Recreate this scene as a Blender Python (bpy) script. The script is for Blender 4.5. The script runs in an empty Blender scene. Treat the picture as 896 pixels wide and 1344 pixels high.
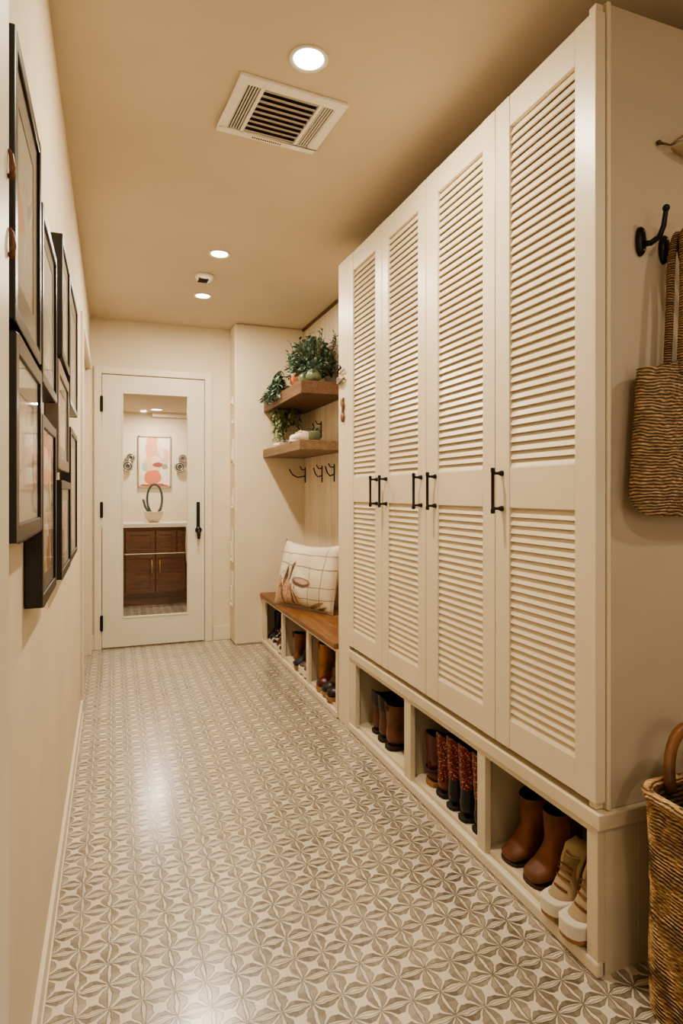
import bpy, bmesh, math, random
from mathutils import Vector, Matrix
PI = math.pi
random.seed(11)
scene = bpy.context.scene
COL = scene.collection

# ------------------------------------------------------------------ node helpers
class S:
    """a node socket with arithmetic"""
    def __init__(s, nt, sock): s.nt, s.k = nt, sock
    def _m(s, op, *o):
        n = s.nt.nodes.new('ShaderNodeMath'); n.operation = op
        for i, v in enumerate((s,) + o):
            if isinstance(v, S): s.nt.links.new(v.k, n.inputs[i])
            else: n.inputs[i].default_value = v
        return S(s.nt, n.outputs[0])
    def __add__(s, o): return s._m('ADD', o)
    __radd__ = __add__
    def __sub__(s, o): return s._m('SUBTRACT', o)
    def __rsub__(s, o): return (s * -1.0) + o
    def __mul__(s, o): return s._m('MULTIPLY', o)
    __rmul__ = __mul__
    def __truediv__(s, o): return s._m('DIVIDE', o)
    def abs(s): return s._m('ABSOLUTE')
    def sin(s): return s._m('SINE')
    def fract(s): return s._m('FRACT')
    def floor(s): return s._m('FLOOR')
    def pow(s, o): return s._m('POWER', o)
    def gt(s, o): return s._m('GREATER_THAN', o)
    def lt(s, o): return s._m('LESS_THAN', o)
    def max(s, o): return s._m('MAXIMUM', o)
    def min(s, o): return s._m('MINIMUM', o)
    def ramp(s, a, b, lo=0.0, hi=1.0):
        n = s.nt.nodes.new('ShaderNodeMapRange'); n.interpolation_type = 'SMOOTHSTEP'
        s.nt.links.new(s.k, n.inputs[0])
        for i, v in enumerate((a, b, lo, hi)): n.inputs[i + 1].default_value = v
        return S(s.nt, n.outputs[0])

class Mat:
    def __init__(s, name, rough=0.5, metal=0.0, color=(.8, .8, .8), spec=None, coat=0.0):
        s.m = bpy.data.materials.new(name); s.m.use_nodes = True
        s.nt = s.m.node_tree; s.b = s.nt.nodes['Principled BSDF']
        s.b.inputs['Roughness'].default_value = rough
        s.b.inputs['Metallic'].default_value = metal
        s.b.inputs['Base Color'].default_value = (*color, 1)
        if spec is not None: s.b.inputs['Specular IOR Level'].default_value = spec
        if coat: s.b.inputs['Coat Weight'].default_value = coat; s.b.inputs['Coat Roughness'].default_value = .08
        s.tc = None
    def coords(s, kind='Object'):
        if s.tc is None: s.tc = s.nt.nodes.new('ShaderNodeTexCoord')
        return s.tc.outputs[kind]
    def xyz(s, kind='Object'):
        n = s.nt.nodes.new('ShaderNodeSeparateXYZ'); s.nt.links.new(s.coords(kind), n.inputs[0])
        return [S(s.nt, n.outputs[i]) for i in range(3)]
    def vec(s, x, y, z):
        n = s.nt.nodes.new('ShaderNodeCombineXYZ')
        for i, v in enumerate((x, y, z)):
            if isinstance(v, S): s.nt.links.new(v.k, n.inputs[i])
            else: n.inputs[i].default_value = v
        return n.outputs[0]
    def mapped(s, scale, kind='Object', loc=(0, 0, 0)):
        n = s.nt.nodes.new('ShaderNodeMapping'); s.nt.links.new(s.coords(kind), n.inputs[0])
        n.inputs['Scale'].default_value = scale; n.inputs['Location'].default_value = loc
        return n.outputs[0]
    def noise(s, scale, detail=3, vec=None, dist=0.0, rough=.5):
        n = s.nt.nodes.new('ShaderNodeTexNoise')
        s.nt.links.new(vec if vec is not None else s.coords(), n.inputs['Vector'])
        n.inputs['Scale'].default_value = scale; n.inputs['Detail'].default_value = detail
        n.inputs['Distortion'].default_value = dist; n.inputs['Roughness'].default_value = rough
        return S(s.nt, n.outputs[0])
    def voronoi(s, scale, vec=None, out='Distance'):
        n = s.nt.nodes.new('ShaderNodeTexVoronoi')
        s.nt.links.new(vec if vec is not None else s.coords(), n.inputs['Vector'])
        n.inputs['Scale'].default_value = scale
        return S(s.nt, n.outputs[out])
    def cramp(s, fac, stops, interp='LINEAR'):
        n = s.nt.nodes.new('ShaderNodeValToRGB'); s.nt.links.new(fac.k, n.inputs[0])
        n.color_ramp.interpolation = interp
        e = n.color_ramp.elements
        while len(e) < len(stops): e.new(.5)
        for i, (p, c) in enumerate(stops): e[i].position = p; e[i].color = (*c, 1)
        return S(s.nt, n.outputs[0])
    def mix(s, fac, a, b, mode='MIX'):
        n = s.nt.nodes.new('ShaderNodeMix'); n.data_type = 'RGBA'; n.blend_type = mode
        ins = [n.inputs[0], n.inputs[6], n.inputs[7]]
        for k, v in zip(ins, (fac, a, b)):
            if isinstance(v, S): s.nt.links.new(v.k, k)
            elif isinstance(v, (int, float)): k.default_value = v
            else: k.default_value = (*v, 1)
        return S(s.nt, n.outputs[2])
    def col(s, c): s.nt.links.new(c.k, s.b.inputs['Base Color']); return s
    def rgh(s, c): s.nt.links.new(c.k, s.b.inputs['Roughness']); return s
    def bump(s, h, strength=.3, dist=.01):
        n = s.nt.nodes.new('ShaderNodeBump'); s.nt.links.new(h.k, n.inputs['Height'])
        n.inputs['Strength'].default_value = strength; n.inputs['Distance'].default_value = dist
        s.nt.links.new(n.outputs[0], s.b.inputs['Normal']); return s

def lerp(c, k): return tuple(min(1, v * k) for v in c)

def paint(name, c, rough=.5, var=.06, scale=3, bump=.0, bscale=60):
    m = Mat(name, rough, color=c)
    n = m.noise(scale, 4)
    m.col(m.cramp(n, [(.3, lerp(c, 1 - var)), (.7, lerp(c, 1 + var))]))
    if bump: m.bump(m.noise(bscale, 3), bump, .004)
    return m.m

def wood(name, dark, light, axis='y', rough=.45, scale=1.0, plank=None):
    m = Mat(name, rough)
    sc = {'x': (1.2, 14, 14), 'y': (14, 1.2, 14), 'z': (14, 14, 1.2)}[axis]
    v = m.mapped(tuple(a * scale for a in sc))
    n = m.noise(1.6, 6, v, 1.2, .6)
    f = m.noise(9, 4, v)
    c = m.cramp(n * .7 + f * .3, [(.32, dark), (.5, tuple((a + b) / 2 for a, b in zip(dark, light))), (.68, light)])
    m.col(c); m.bump(f, .15, .002)
    return m.m

def leather(name, c, rough=.38, var=.45):
    m = Mat(name, rough, color=c)
    n = m.noise(14, 4)
    m.col(m.cramp(n, [(.3, lerp(c, 1 - var)), (.7, lerp(c, 1 + var))]))
    m.bump(m.voronoi(260), .12, .001)
    return m.m

def plain(name, c, rough=.5, metal=0.0, var=.1, sc=30):
    m = Mat(name, rough, metal, c)
    m.col(m.cramp(m.noise(sc, 2), [(.3, lerp(c, 1 - var)), (.7, lerp(c, 1 + var))]))
    return m.m

def fabric(name, c, var=.15, sc=300, bump=.3):
    m = Mat(name, .9, color=c)
    n = m.noise(8, 3)
    m.col(m.cramp(n, [(.3, lerp(c, 1 - var)), (.7, lerp(c, 1 + var))]))
    m.bump(m.noise(sc, 2), bump, .001)
    return m.m

def emission(name, c, k):
    m = Mat(name, color=c)
    m.b.inputs['Emission Color'].default_value = (*c, 1)
    m.b.inputs['Emission Strength'].default_value = k
    return m.m

def glass(name, refl=.1, tint=(1, 1, 1)):
    m = Mat(name); nt = m.nt
    nt.nodes.remove(m.b)
    out = [n for n in nt.nodes if n.type == 'OUTPUT_MATERIAL'][0]
    t = nt.nodes.new('ShaderNodeBsdfTransparent'); t.inputs[0].default_value = (*tint, 1)
    g = nt.nodes.new('ShaderNodeBsdfGlossy'); g.inputs['Roughness'].default_value = .03
    f = nt.nodes.new('ShaderNodeFresnel'); f.inputs[0].default_value = 1.45
    mu = nt.nodes.new('ShaderNodeMath'); mu.operation = 'MULTIPLY'; mu.inputs[1].default_value = refl * 10
    mu.use_clamp = True
    nt.links.new(f.outputs[0], mu.inputs[0])
    x = nt.nodes.new('ShaderNodeMixShader')
    nt.links.new(mu.outputs[0], x.inputs[0]); nt.links.new(t.outputs[0], x.inputs[1]); nt.links.new(g.outputs[0], x.inputs[2])
    nt.links.new(x.outputs[0], out.inputs[0])
    return m.m

# ------------------------------------------------------------------ mesh helpers
OFF = {}
class MB:
    def __init__(s): s.bm = bmesh.new()
    def box(s, x0, x1, y0, y1, z0, z1):
        v = [s.bm.verts.new((x, y, z)) for x in (x0, x1) for y in (y0, y1) for z in (z0, z1)]
        for f in ((0, 1, 3, 2), (4, 6, 7, 5), (0, 4, 5, 1), (2, 3, 7, 6), (0, 2, 6, 4), (1, 5, 7, 3)):
            s.bm.faces.new([v[i] for i in f])
        return s
    def quad(s, *p):
        s.bm.faces.new([s.bm.verts.new(q) for q in p]); return s
    def loft(s, rings, caps=(True, True), closed=True):
        R = [[s.bm.verts.new(p) for p in r] for r in rings]
        n = len(R[0])
        for a, b in zip(R, R[1:]):
            for i in range(n if closed else n - 1):
                j = (i + 1) % n
                s.bm.faces.new((a[i], a[j], b[j], b[i]))
        if caps[0]: s.bm.faces.new(R[0][::-1])
        if caps[1]: s.bm.faces.new(R[-1])
        return s
    def lathe(s, c, prof, seg=24, axis='z', caps=(True, True)):
        rings = []
        for r, h in prof:
            ring = []
            for i in range(seg):
                a = 2 * PI * i / seg
                u, v = r * math.cos(a), r * math.sin(a)
                p = {'z': (u, v, h), 'y': (u, h, v), 'x': (h, u, v)}[axis]
                ring.append((c[0] + p[0], c[1] + p[1], c[2] + p[2]))
            rings.append(ring)
        return s.loft(rings, caps)
    def tube(s, pts, r, seg=10, closed=False, flat=1.0, up=None):
        P = [Vector(p) for p in pts]; n = len(P)
        rr = r if isinstance(r, (list, tuple)) else [r] * n
        rings = []; prev = None
        for i, p in enumerate(P):
            if closed: t = (P[(i + 1) % n] - P[i - 1]).normalized()
            else: t = (P[min(i + 1, n - 1)] - P[max(i - 1, 0)]).normalized()
            if prev is None:
                a = Vector(up) if up else (Vector((0, 0, 1)) if abs(t.z) < .9 else Vector((1, 0, 0)))
            else: a = prev
            a = (a - t * a.dot(t)).normalized(); b = t.cross(a); prev = a
            rings.append([tuple(p + (a * math.cos(k) + b * math.sin(k) * flat) * rr[i]) for k in [2 * PI * j / seg for j in range(seg)]])
        if closed: rings.append(rings[0]); return s.loft(rings, (False, False))
        return s.loft(rings)
    def prism(s, poly, z0, z1):
        return s.loft([[(x, y, z0) for x, y in poly], [(x, y, z1) for x, y in poly]])
    def sphere(s, c, r, sz=(1, 1, 1), seg=16, rows=9):
        prof = [(max(1e-4, r * math.sin(PI * i / rows)), -r * math.cos(PI * i / rows)) for i in range(rows + 1)]
        rings = [[(c[0] + q * math.cos(2 * PI * k / seg) * sz[0], c[1] + q * math.sin(2 * PI * k / seg) * sz[1], c[2] + h * sz[2]) for k in range(seg)] for q, h in prof]
        return s.loft(rings)
    def xf(s, m): bmesh.ops.transform(s.bm, matrix=m, verts=s.bm.verts); return s
    def build(s, name, mat, parent=None, smooth=False, bevel=0.0, seg=2, label=None):
        bm = s.bm
        bmesh.ops.remove_doubles(bm, verts=bm.verts, dist=1e-6)
        bmesh.ops.recalc_face_normals(bm, faces=bm.faces)
        if parent is not None and parent.name in OFF:
            bmesh.ops.translate(bm, verts=bm.verts, vec=-Vector(OFF[parent.name]))
        me = bpy.data.meshes.new(name); bm.to_mesh(me); bm.free()
        if smooth:
            for p in me.polygons: p.use_smooth = True
        o = bpy.data.objects.new(name, me); COL.objects.link(o)
        if mat is not None: me.materials.append(mat)
        if parent is not None:
            o.parent = parent
            if parent.name in OFF: OFF[o.name] = OFF[parent.name]
        if bevel:
            b = o.modifiers.new('edge', 'BEVEL'); b.width = bevel; b.segments = seg; b.limit_method = 'ANGLE'
            b.angle_limit = math.radians(40)
        if label: o['label'] = label
        return o

def thing(name, label, cat, loc, group=None, local=False):
    o = bpy.data.objects.new(name, None); COL.objects.link(o)
    o.empty_display_size = .05
    o.location = loc; o['label'] = label; o['category'] = cat
    if group: o['group'] = group
    if not local: OFF[o.name] = tuple(loc)
    return o
def tag(o, label, cat, group=None):
    o['label'] = label; o['category'] = cat
    if group: o['group'] = group
    return o
def struct(o, label=None):
    o['kind'] = 'structure'
    if label: o['label'] = label
    return o
def box(*a): return MB().box(*a)
def dup(root, loc, rz, label, sc=1.0, group=None):
    def cp(o, par):
        c = o.copy(); COL.objects.link(c)
        if par is not None: c.parent = par
        for ch in list(o.children): cp(ch, c)
        return c
    r = cp(root, None); r.location = loc; r.rotation_euler = (0, 0, rz); r.scale = (sc,) * 3; r['label'] = label
    if group: r['group'] = group
    return r

# ------------------------------------------------------------------ materials
CREAM = (.66, .53, .375)
M = {}
M['wall'] = paint('wall plaster', (.745, .645, .50), .75, .05, 2.5, .10, 45)
M['ceil'] = paint('ceiling plaster', (.63, .54, .405), .85, .05, 1.6, .06, 60)
M['trim'] = paint('trim paint', (.77, .69, .56), .4, .03, 4)
M['door'] = paint('door paint', (.76, .70, .59), .35, .03, 4)
M['cab'] = paint('cabinet cream paint', (.78, .68, .52), .36, .03, 5, .03, 120)
M['base'] = paint('cubby painted wood', (.70, .61, .46), .45, .06, 6, .05, 60)
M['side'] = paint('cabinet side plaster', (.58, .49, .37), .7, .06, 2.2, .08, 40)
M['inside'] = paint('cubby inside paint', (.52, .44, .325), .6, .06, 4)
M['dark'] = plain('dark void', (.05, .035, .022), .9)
M['iron'] = plain('black iron', (.012, .011, .010), .32, .3)
M['frame'] = plain('black frame wood', (.022, .017, .014), .33)
M['white'] = plain('white plastic', (.78, .73, .64), .35, 0, .03)
M['shelfwood'] = wood('shelf wood', (.085, .042, .024), (.195, .105, .062), 'y', .5)
M['benchwood'] = wood('bench wood', (.12, .048, .018), (.31, .145, .06), 'y', .38)
M['vanity'] = wood('vanity walnut', (.075, .032, .017), (.21, .10, .055), 'x', .4)
M['counter'] = plain('white counter', (.80, .74, .64), .25, 0, .03)
M['brass'] = plain('brass', (.55, .36, .16), .3, .9)
M['glass'] = glass('clear glass', .05)
M['picglass'] = glass('picture glass', .028)
M['vent'] = plain('vent enamel', (.86, .82, .74), .4, 0, .04)
M['ventslat'] = plain('vent slat enamel', (.50, .45, .38), .45, 0, .04)
M['bulb'] = emission('lit diffuser', (1, .90, .74), 16)
M['bulb_bath'] = emission('lit bath diffuser', (1, .90, .74), 9)

# star-patterned cement tile floor
def floor_mat():
    m = Mat('star tile', .3)
    x, y, z = m.xyz()
    dx = m.noise(26, 2); dy = m.noise(26, 2, m.mapped((1, 1, 1), loc=(5, 3, 1)))
    P, OX, OY = .0718, -.008, 1.688
    px = (x - OX) / P + (dx - .5) * .24
    py = (y - OY) / P + (dy - .5) * .24
    u = (px + .5).fract() - .5; v = (py + .5).fract() - .5
    a, b = u.abs(), v.abs()
    iu, iv = (px + .5).floor(), (py + .5).floor()
    par = ((iu + iv) * .5).fract() * 2.0            # 0 / 1 checker of light and dark hearts
    wh = (a * PI).sin().max(.001).pow(.75) * .128    # leaf lying along x
    wv = (b * PI).sin().max(.001).pow(.9) * .066     # slimmer leaf along y
    inh = (wh - b).ramp(-.012, .012); inv = (wv - a).ramp(-.012, .012)
    lineh = (wh - b).abs().ramp(.008, .03, 1, 0); linev = (wv - a).abs().ramp(.006, .024, 1, 0)
    mid = (b - wh * .42).abs().ramp(.006, .022, 1, 0) * a.ramp(.06, .16) * inh
    sm = a + b
    e = (a - b).abs()
    wd = sm * .105 + (sm - .70).max(0.0) * 1.0 + .016
    ind = (wd - e).ramp(-.02, .02)
    lined = (wd - e).abs().ramp(.008, .03, 1, 0) * sm.lt(.86)
    petal = inh.max(inv).max(ind)
    tone = m.noise(9, 2)
    side = (u * v).gt(0.0)                           # facets: alternate triangles carry deeper shade
    steep = (b - a).gt(0.0)
    shade = (side + steep * 1.0) * .5
    dark = m.mix(tone.ramp(.35, .65), (.150, .120, .092), (.245, .205, .16))
    mid_t = m.mix(tone.ramp(.35, .65), (.30, .255, .20), (.44, .38, .30))
    bg = m.mix(shade.ramp(.2, .8), dark, mid_t)
    cream = m.mix(m.noise(3.0, 4).ramp(.3, .7), (.70, .62, .51), (.80, .725, .61))
    c = m.mix(petal, bg, cream)
    heart = (a * a + b * b).pow(.5).ramp(.05, .13, 1, 0) * par
    ink = (lineh.max(linev).max(lined * .8).max(mid * .9) * .85).max(heart * .55)
    c = m.mix(ink, c, (.10, .078, .056))
    # joints every second star
    gx = ((x - .063) / (P * 2) + .5).fract() - .5; gy = ((y - 1.474) / (P * 2) + .5).fract() - .5
    g = gx.abs().lt(.009).max(gy.abs().lt(.007))
    c = m.mix(g * .5, c, (.60, .53, .43))
    seam = ((gx.abs() - .016).abs().lt(.005)).max((gy.abs() - .012).abs().lt(.004))
    c = m.mix(seam * .55, c, (.22, .18, .14))
    m.col(c)
    r = m.noise(5, 3).ramp(.3, .7, .24, .34)
    m.rgh(r)
    m.bump(petal * .7 - ink * .8 - g * .5, .22, .0025)
    m.b.inputs['Specular IOR Level'].default_value = .8
    m.b.inputs['Coat Weight'].default_value = 1.0; m.b.inputs['Coat Roughness'].default_value = .21; m.b.inputs['Coat IOR'].default_value = 1.6
    return m.m
M['floor'] = floor_mat()

def beadboard_mat():
    m = Mat('washed plank wall', .6)
    x, y, z = m.xyz()
    v = m.mapped((14, 14, 1.0))
    n = m.noise(1.3, 5, v, .8)
    c = m.cramp(n, [(.30, (.60, .50, .37)), (.55, (.68, .585, .45)), (.75, (.74, .645, .51))])
    gr = (((y / .125).fract()) - .5).abs().gt(.48)
    c = m.mix(gr * .5, c, (.3, .22, .14))
    m.col(c); m.bump(gr * -1.0, .5, .004)
    return m.m
M['plank'] = beadboard_mat()

# ------------------------------------------------------------------ room shell
FX, LX, CZ = 1.079, -.158, 2.444
WY = 4.87       # far wall with the glazed door
EY = 4.65       # alcove end wall
RX = .868       # return face of the end wall
AX = 1.41       # alcove back wall
struct(box(-.4, 3.2, -2.2, 7.4, -.12, 0).build('floor', M['floor']), 'star-patterned cream and taupe tile floor')
struct(box(-.4, 3.2, -2.2, 4.99, CZ, CZ + .12).build('ceiling', M['ceil']), 'cream plaster ceiling')
DY0, DY1, DZ = 3.56, 4.72, 2.04   # side doorway in the left wall
mb = MB(); mb.box(LX - .12, LX, -2.2, DY0, 0, CZ); mb.box(LX - .12, LX, DY1, 7.3, 0, CZ); mb.box(LX - .12, LX, DY0, DY1, DZ, CZ)
struct(mb.build('wall_left', M['wall']), 'cream plaster wall with the framed prints')
mb = MB(); mb.box(LX, -.08, WY, WY + .12, 0, CZ); mb.box(.673, RX + .02, WY, WY + .12, 0, CZ); mb.box(-.08, .673, WY, WY + .12, 2.04, CZ)
struct(mb.build('wall_back', M['wall']), 'cream far wall around the glazed door')
struct(box(RX, 3.0, EY, WY + .12, 0, CZ).build('wall_end', M['wall'], bevel=.012), 'cream plaster end wall of the bench alcove')
struct(box(AX, AX + .3, 2.97, EY, 0, CZ).build('wall_alcove', M['plank']), 'pale vertical plank wall behind the bench')
struct(box(3.0, 3.12, -2.2, EY, 0, CZ).build('wall_right', M['wall']))
struct(box(-.4, 3.2, -2.3, -2.2, 0, CZ).build('wall_front', M['wall']))
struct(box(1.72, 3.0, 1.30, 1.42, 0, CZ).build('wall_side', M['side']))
# thin dark strip where plank wall meets ceiling
struct(box(AX - .012, AX, 2.98, EY, 2.425, CZ).build('trim_4', M['shelfwood']))
# baseboards
mb = MB(); mb.box(LX, LX + .012, .93, DY0 - .07, 0, .072); mb.box(LX, LX + .016, .93, DY0 - .07, 0, .012)
struct(mb.build('baseboard_left', M['trim'], bevel=.003))
mb = MB(); mb.box(LX, -.125, WY - .014, WY, 0, .11); mb.box(.735, RX, WY - .014, WY, 0, .11)
struct(mb.build('baseboard_back', M['trim'], bevel=.003))
# door casing on the far wall
mb = MB(); mb.box(-.130, -.078, WY - .018, WY + .02, 0, 2.088); mb.box(.671, .728, WY - .018, WY + .02, 0, 2.088); mb.box(-.078, .671, WY - .018, WY + .02, 2.036, 2.088)
struct(mb.build('trim_1', M['trim'], bevel=.004), 'cream casing around the glazed door')
# casing of the side doorway on the left wall
mb = MB(); mb.box(LX, LX + .014, DY0 - .07, DY0, 0, DZ + .07); mb.box(LX, LX + .014, DY1, DY1 + .07, 0, DZ + .07); mb.box(LX, LX + .014, DY0, DY1, DZ, DZ + .07)
struct(mb.build('trim_2', M['trim'], bevel=.003), 'cream casing of the side doorway in the left wall')
struct(box(LX - .06, LX - .025, DY0, DY1, .005, DZ).build('door_2', M['door']), 'plain cream side door in the left wall')
# jamb beside the camera with two small brown hooks
struct(box(LX, LX + .030, .80, .912, 0, CZ).build('trim_3', M['trim'], bevel=.003), 'cream jamb strip at the near end of the left wall')

# glazed far door
d = struct(thing('door_1', 'cream door with one tall glass pane and black hardware', 'door', (.2965, WY, 0)))
del d['category']
mb = MB()
x0, x1, y0, y1, z0, z1 = -.073, .667, WY - .006, WY + .034, .010, 2.03
gx0, gx1, gz0, gz1 = .066, .543, .222, 1.903
mb.box(x0, gx0, y0, y1, z0, z1); mb.box(gx1, x1, y0, y1, z0, z1); mb.box(gx0, gx1, y0, y1, z0, gz0); mb.box(gx0, gx1, y0, y1, gz1, z1)
mb.build('door_slab', M['door'], d)
mb = MB()
for a in ((gx0 - .004, gx0 + .006, gz0, gz1), (gx1 - .006, gx1 + .004, gz0, gz1), (gx0, gx1, gz0 - .004, gz0 + .008), (gx0, gx1, gz1 - .006, gz1 + .004)):
    mb.box(a[0], a[1], y0 - .004, y0 + .02, a[2], a[3])
mb.build('glazing_bead', M['trim'], d, bevel=.002)
box(gx0, gx1, WY + .012, WY + .016, gz0, gz1).build('pane', M['glass'], d)
for zc in (1.81, 1.03, .195):
    h = MB().box(-.088, -.068, WY - .026, WY - .005, zc - .055, zc + .055)
    h.lathe((-.077, WY - .026, 0), [(.006, zc - .06), (.006, zc + .06)], 10)
    h.build('hinge', M['iron'], d, bevel=.002)
hd = box(.607, .633, WY - .018, WY - .004, .885, 1.085).build('handle_plate', M['iron'], d, bevel=.003)
mb = MB().lathe((.620, WY - .034, .868), [(.024, 0), (.026, .006), (.020, .016), (.014, .03)], 18, 'y')
mb.tube([(.620, WY - .036, .868), (.620, WY - .05, .864), (.620, WY - .052, .83), (.620, WY - .05, .80)], [.012, .013, .013, .011], 10)
mb.build('door_knob', M['iron'], d, True)
MB().box(.622, .628, WY - .012, WY - .004, .80, .86).build('latch_plate', M['iron'], d)

# switch plates stacked on the return face of the end wall
SW = [(4.742, 1.86, .05, .062, 'topmost small cream wall plate on the return wall beside the glazed door'),
      (4.73, 1.70, .04, .03, 'smallest cream wall plate on the return wall beside the glazed door'),
      (4.72, 1.47, .055, .19, 'tall cream wall switch high on the return wall, third from the top'),
      (4.72, 1.11, .055, .15, 'cream wall switch level with the door handle plate on the return wall'),
      (4.765, .75, .085, .26, 'large cream wall plate below the door handle on the return wall'),
      (4.765, .41, .085, .27, 'lowest large cream wall plate on the return wall beside the glazed door')]
for i, (yy, zz, w, h, lab) in enumerate(SW):
    t = thing('switch_plate', lab, 'wall switch', (RX, yy, zz), 'wall plates on the return wall')
    box(RX - .008, RX, yy - w / 2, yy + w / 2, zz - h / 2, zz + h / 2).build('plate', M['white'], t, bevel=.003)
    box(RX - .018, RX - .006, yy - w * .28, yy + w * .28, zz - h * .32, zz + h * .1).build('rocker', M['trim'], t, bevel=.003)
    if i != 1:
        box(RX - .02, RX - .006, yy - w * .2, yy + w * .2, zz - h * .46, zz - h * .36).build('indicator_cap', M['brass'] if i in (0, 2) else M['vent'], t, bevel=.002)

# ------------------------------------------------------------------ bathroom beyond the glass
BY = 7.05
struct(box(-.28, 1.6, BY, BY + .1, 0, 2.4).build('wall_bathroom', M['wall']), 'pale bathroom wall seen through the glass')
struct(box(1.5, 1.6, WY + .12, BY, 0, 2.4).build('wall_bathroom_right', M['wall']))
struct(box(-.28, 1.6, WY + .12, BY, 2.03, 2.15).build('ceiling_bathroom', M['ceil']), 'bathroom ceiling seen through the glass')
struct(box(.40, 1.5, BY - .10, BY, 1.985, 2.03).build('trim_5', M['trim']))
VX0, VX1, VY = -.10, .95, 6.55
v = thing('vanity_cabinet', 'dark walnut bathroom vanity seen through the glass door', 'cabinet', (.43, VY + .25, 0))
mb = MB(); mb.box(VX0, VX1, VY + .02, BY - .01, .10, .80); mb.box(VX0 + .02, VX1 - .02, VY + .06, BY - .02, 0, .10)
mb.build('carcass', M['vanity'], v)
def vfront(name, xa, xb, za, zb, fr=.04):
    mb = MB(); mb.box(xa, xb, VY + .006, VY + .02, za, zb)
    mb.box(xa, xa + fr, VY - .004, VY + .008, za, zb); mb.box(xb - fr, xb, VY - .004, VY + .008, za, zb)
    mb.box(xa + fr, xb - fr, VY - .004, VY + .008, za, za + fr); mb.box(xa + fr, xb - fr, VY - .004, VY + .008, zb - fr, zb)
    return mb.build(name, M['vanity'], v, bevel=.002)
vfront('drawer', .12, .402, .545, .765); vfront('drawer', .412, .612, .545, .765); vfront('drawer', .622, .92, .545, .765)
vfront('drawer', -.08, .11, .545, .765)
for xa, xb, hx in ((.12, .402, .371), (.412, .70, .449), (.71, .92, None), (-.08, .11, None)):
    o = vfront('door', xa, xb, .135, .525)
    if hx:
        mb = MB(); mb.tube([(hx, VY - .03, .33), (hx, VY - .03, .47)], .006, 8)
        mb.tube([(hx, VY - .03, .35), (hx, VY, .35)], .004, 6); mb.tube([(hx, VY - .03, .45), (hx, VY, .45)], .004, 6)
        mb.build('handle', M['brass'], o, True)
box(.11, .92, VY - .008, VY + .01, .530, .540).build('metal_rail', M['counter'], v)
tag(box(VX0 - .01, VX1 + .01, VY - .02, BY - .002, .802, .845).build('countertop', M['counter'], bevel=.004), 'white stone countertop on the walnut vanity', 'countertop')
# towel hanging at the right of the vanity
mb = MB()
rows = []
for i in range(13):
    t_ = i / 12; zz = .81 - .38 * t_
    w = .06 + .03 * math.sin(t_ * 3)
    rows.append([(.735 - w * .4 + w * k / 8 * 1.3, VY - .035 - .006 * math.sin(k * 1.6 + i * .15) - .012 * (1 - abs(t_ - .3)), zz - .03 * k / 8 * t_) for k in range(9)])
mb.loft(rows, (False, False), False)
o = mb.build('hand_towel', fabric('towel cloth', (.62, .50, .40)), None, True); so = o.modifiers.new('thick', 'SOLIDIFY'); so.thickness = .006
tag(o, 'pale towel hanging over the front edge of the white counter', 'towel')
# potted cactus
t = thing('potted_cactus', 'looping green cactus in a cream bowl on the white counter', 'plant', (.40, 6.72, .845))
c = (.40, 6.72, .845)
MB().lathe(c, [(.04, 0), (.05, .006), (.085, .05), (.098, .105), (.10, .115), (.09, .115), (.085, .09), (.03, .08)], 24).build('bowl', paint('cream bowl', (.66, .55, .42), .5, .1, 20), t, True)
pts = []
for i in range(25):
    a = -PI / 2 + .35 + (2 * PI - .7) * i / 24
    pts.append((.41 + .075 * math.cos(a), 6.72, .845 + .245 + .155 * math.sin(a)))
mb = MB().tube(pts, .0115, 8)
mb.tube([(.385, 6.72, .93), (.345, 6.72, .96), (.315, 6.72, 1.01), (.30, 6.72, 1.07), (.292, 6.72, 1.09)], [.012, .012, .012, .012, .008], 8)
mb.tube([(.425, 6.72, .93), (.47, 6.715, .98), (.487, 6.715, 1.05)], [.012, .012, .008], 8)
mb.build('cactus_stem', plain('cactus green', (.035, .055, .028), .6, 0, .4, 60), t, True)
# framed figure print and two sconces
def art_mat(name, paper, blobs, seed=0, sc=(9, 9, 9)):
    """abstract print: noise-thresholded patches of colour on paper"""
    m = Mat(name, .6)
    c = m.mix(m.noise(6, 3), lerp(paper, .92), lerp(paper, 1.05))
    for i, (colr, lo, s_) in enumerate(blobs):
        n = m.noise(s_, 2, m.mapped((1, 1, 1), loc=(seed * 3.1 + i * 1.7, i * 2.3, seed)), .6)
        c = m.mix(n.ramp(lo, lo + .03), c, colr)
    m.col(c); return m.m
def ell(m, x, z, cx, cz, rx, rz, rot=0.0, soft=.15):
    ca, sa = math.cos(rot), math.sin(rot)
    X = ((x - cx) * ca + (z - cz) * sa) / rx; Z = ((z - cz) * ca - (x - cx) * sa) / rz
    return (X * X + Z * Z).ramp(1 - soft, 1 + soft, 1, 0)
t = thing('picture_frame', 'coral and pink abstract print on the bathroom wall above the vanity', 'picture', (.428, BY, 1.493), 'bathroom wall decor')
mb = MB(); xa, xb, za, zb = .256, .600, 1.212, 1.774
for a in ((xa, xa + .012, za, zb), (xb - .012, xb, za, zb), (xa, xb, za, za + .012), (xa, xb, zb - .012, zb)): mb.box(a[0], a[1], BY - .03, BY, a[2], a[3])
mb.build('frame', plain('pale gilt frame', (.42, .32, .2), .4), t)
m = Mat('coral figure print', .6)
x, y, z = m.xyz(); w = (m.noise(9, 3) - .5) * .05; x = x + w; z = z + w
c = m.mix(m.noise(10, 3), (.80, .70, .58), (.86, .78, .68))
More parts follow.
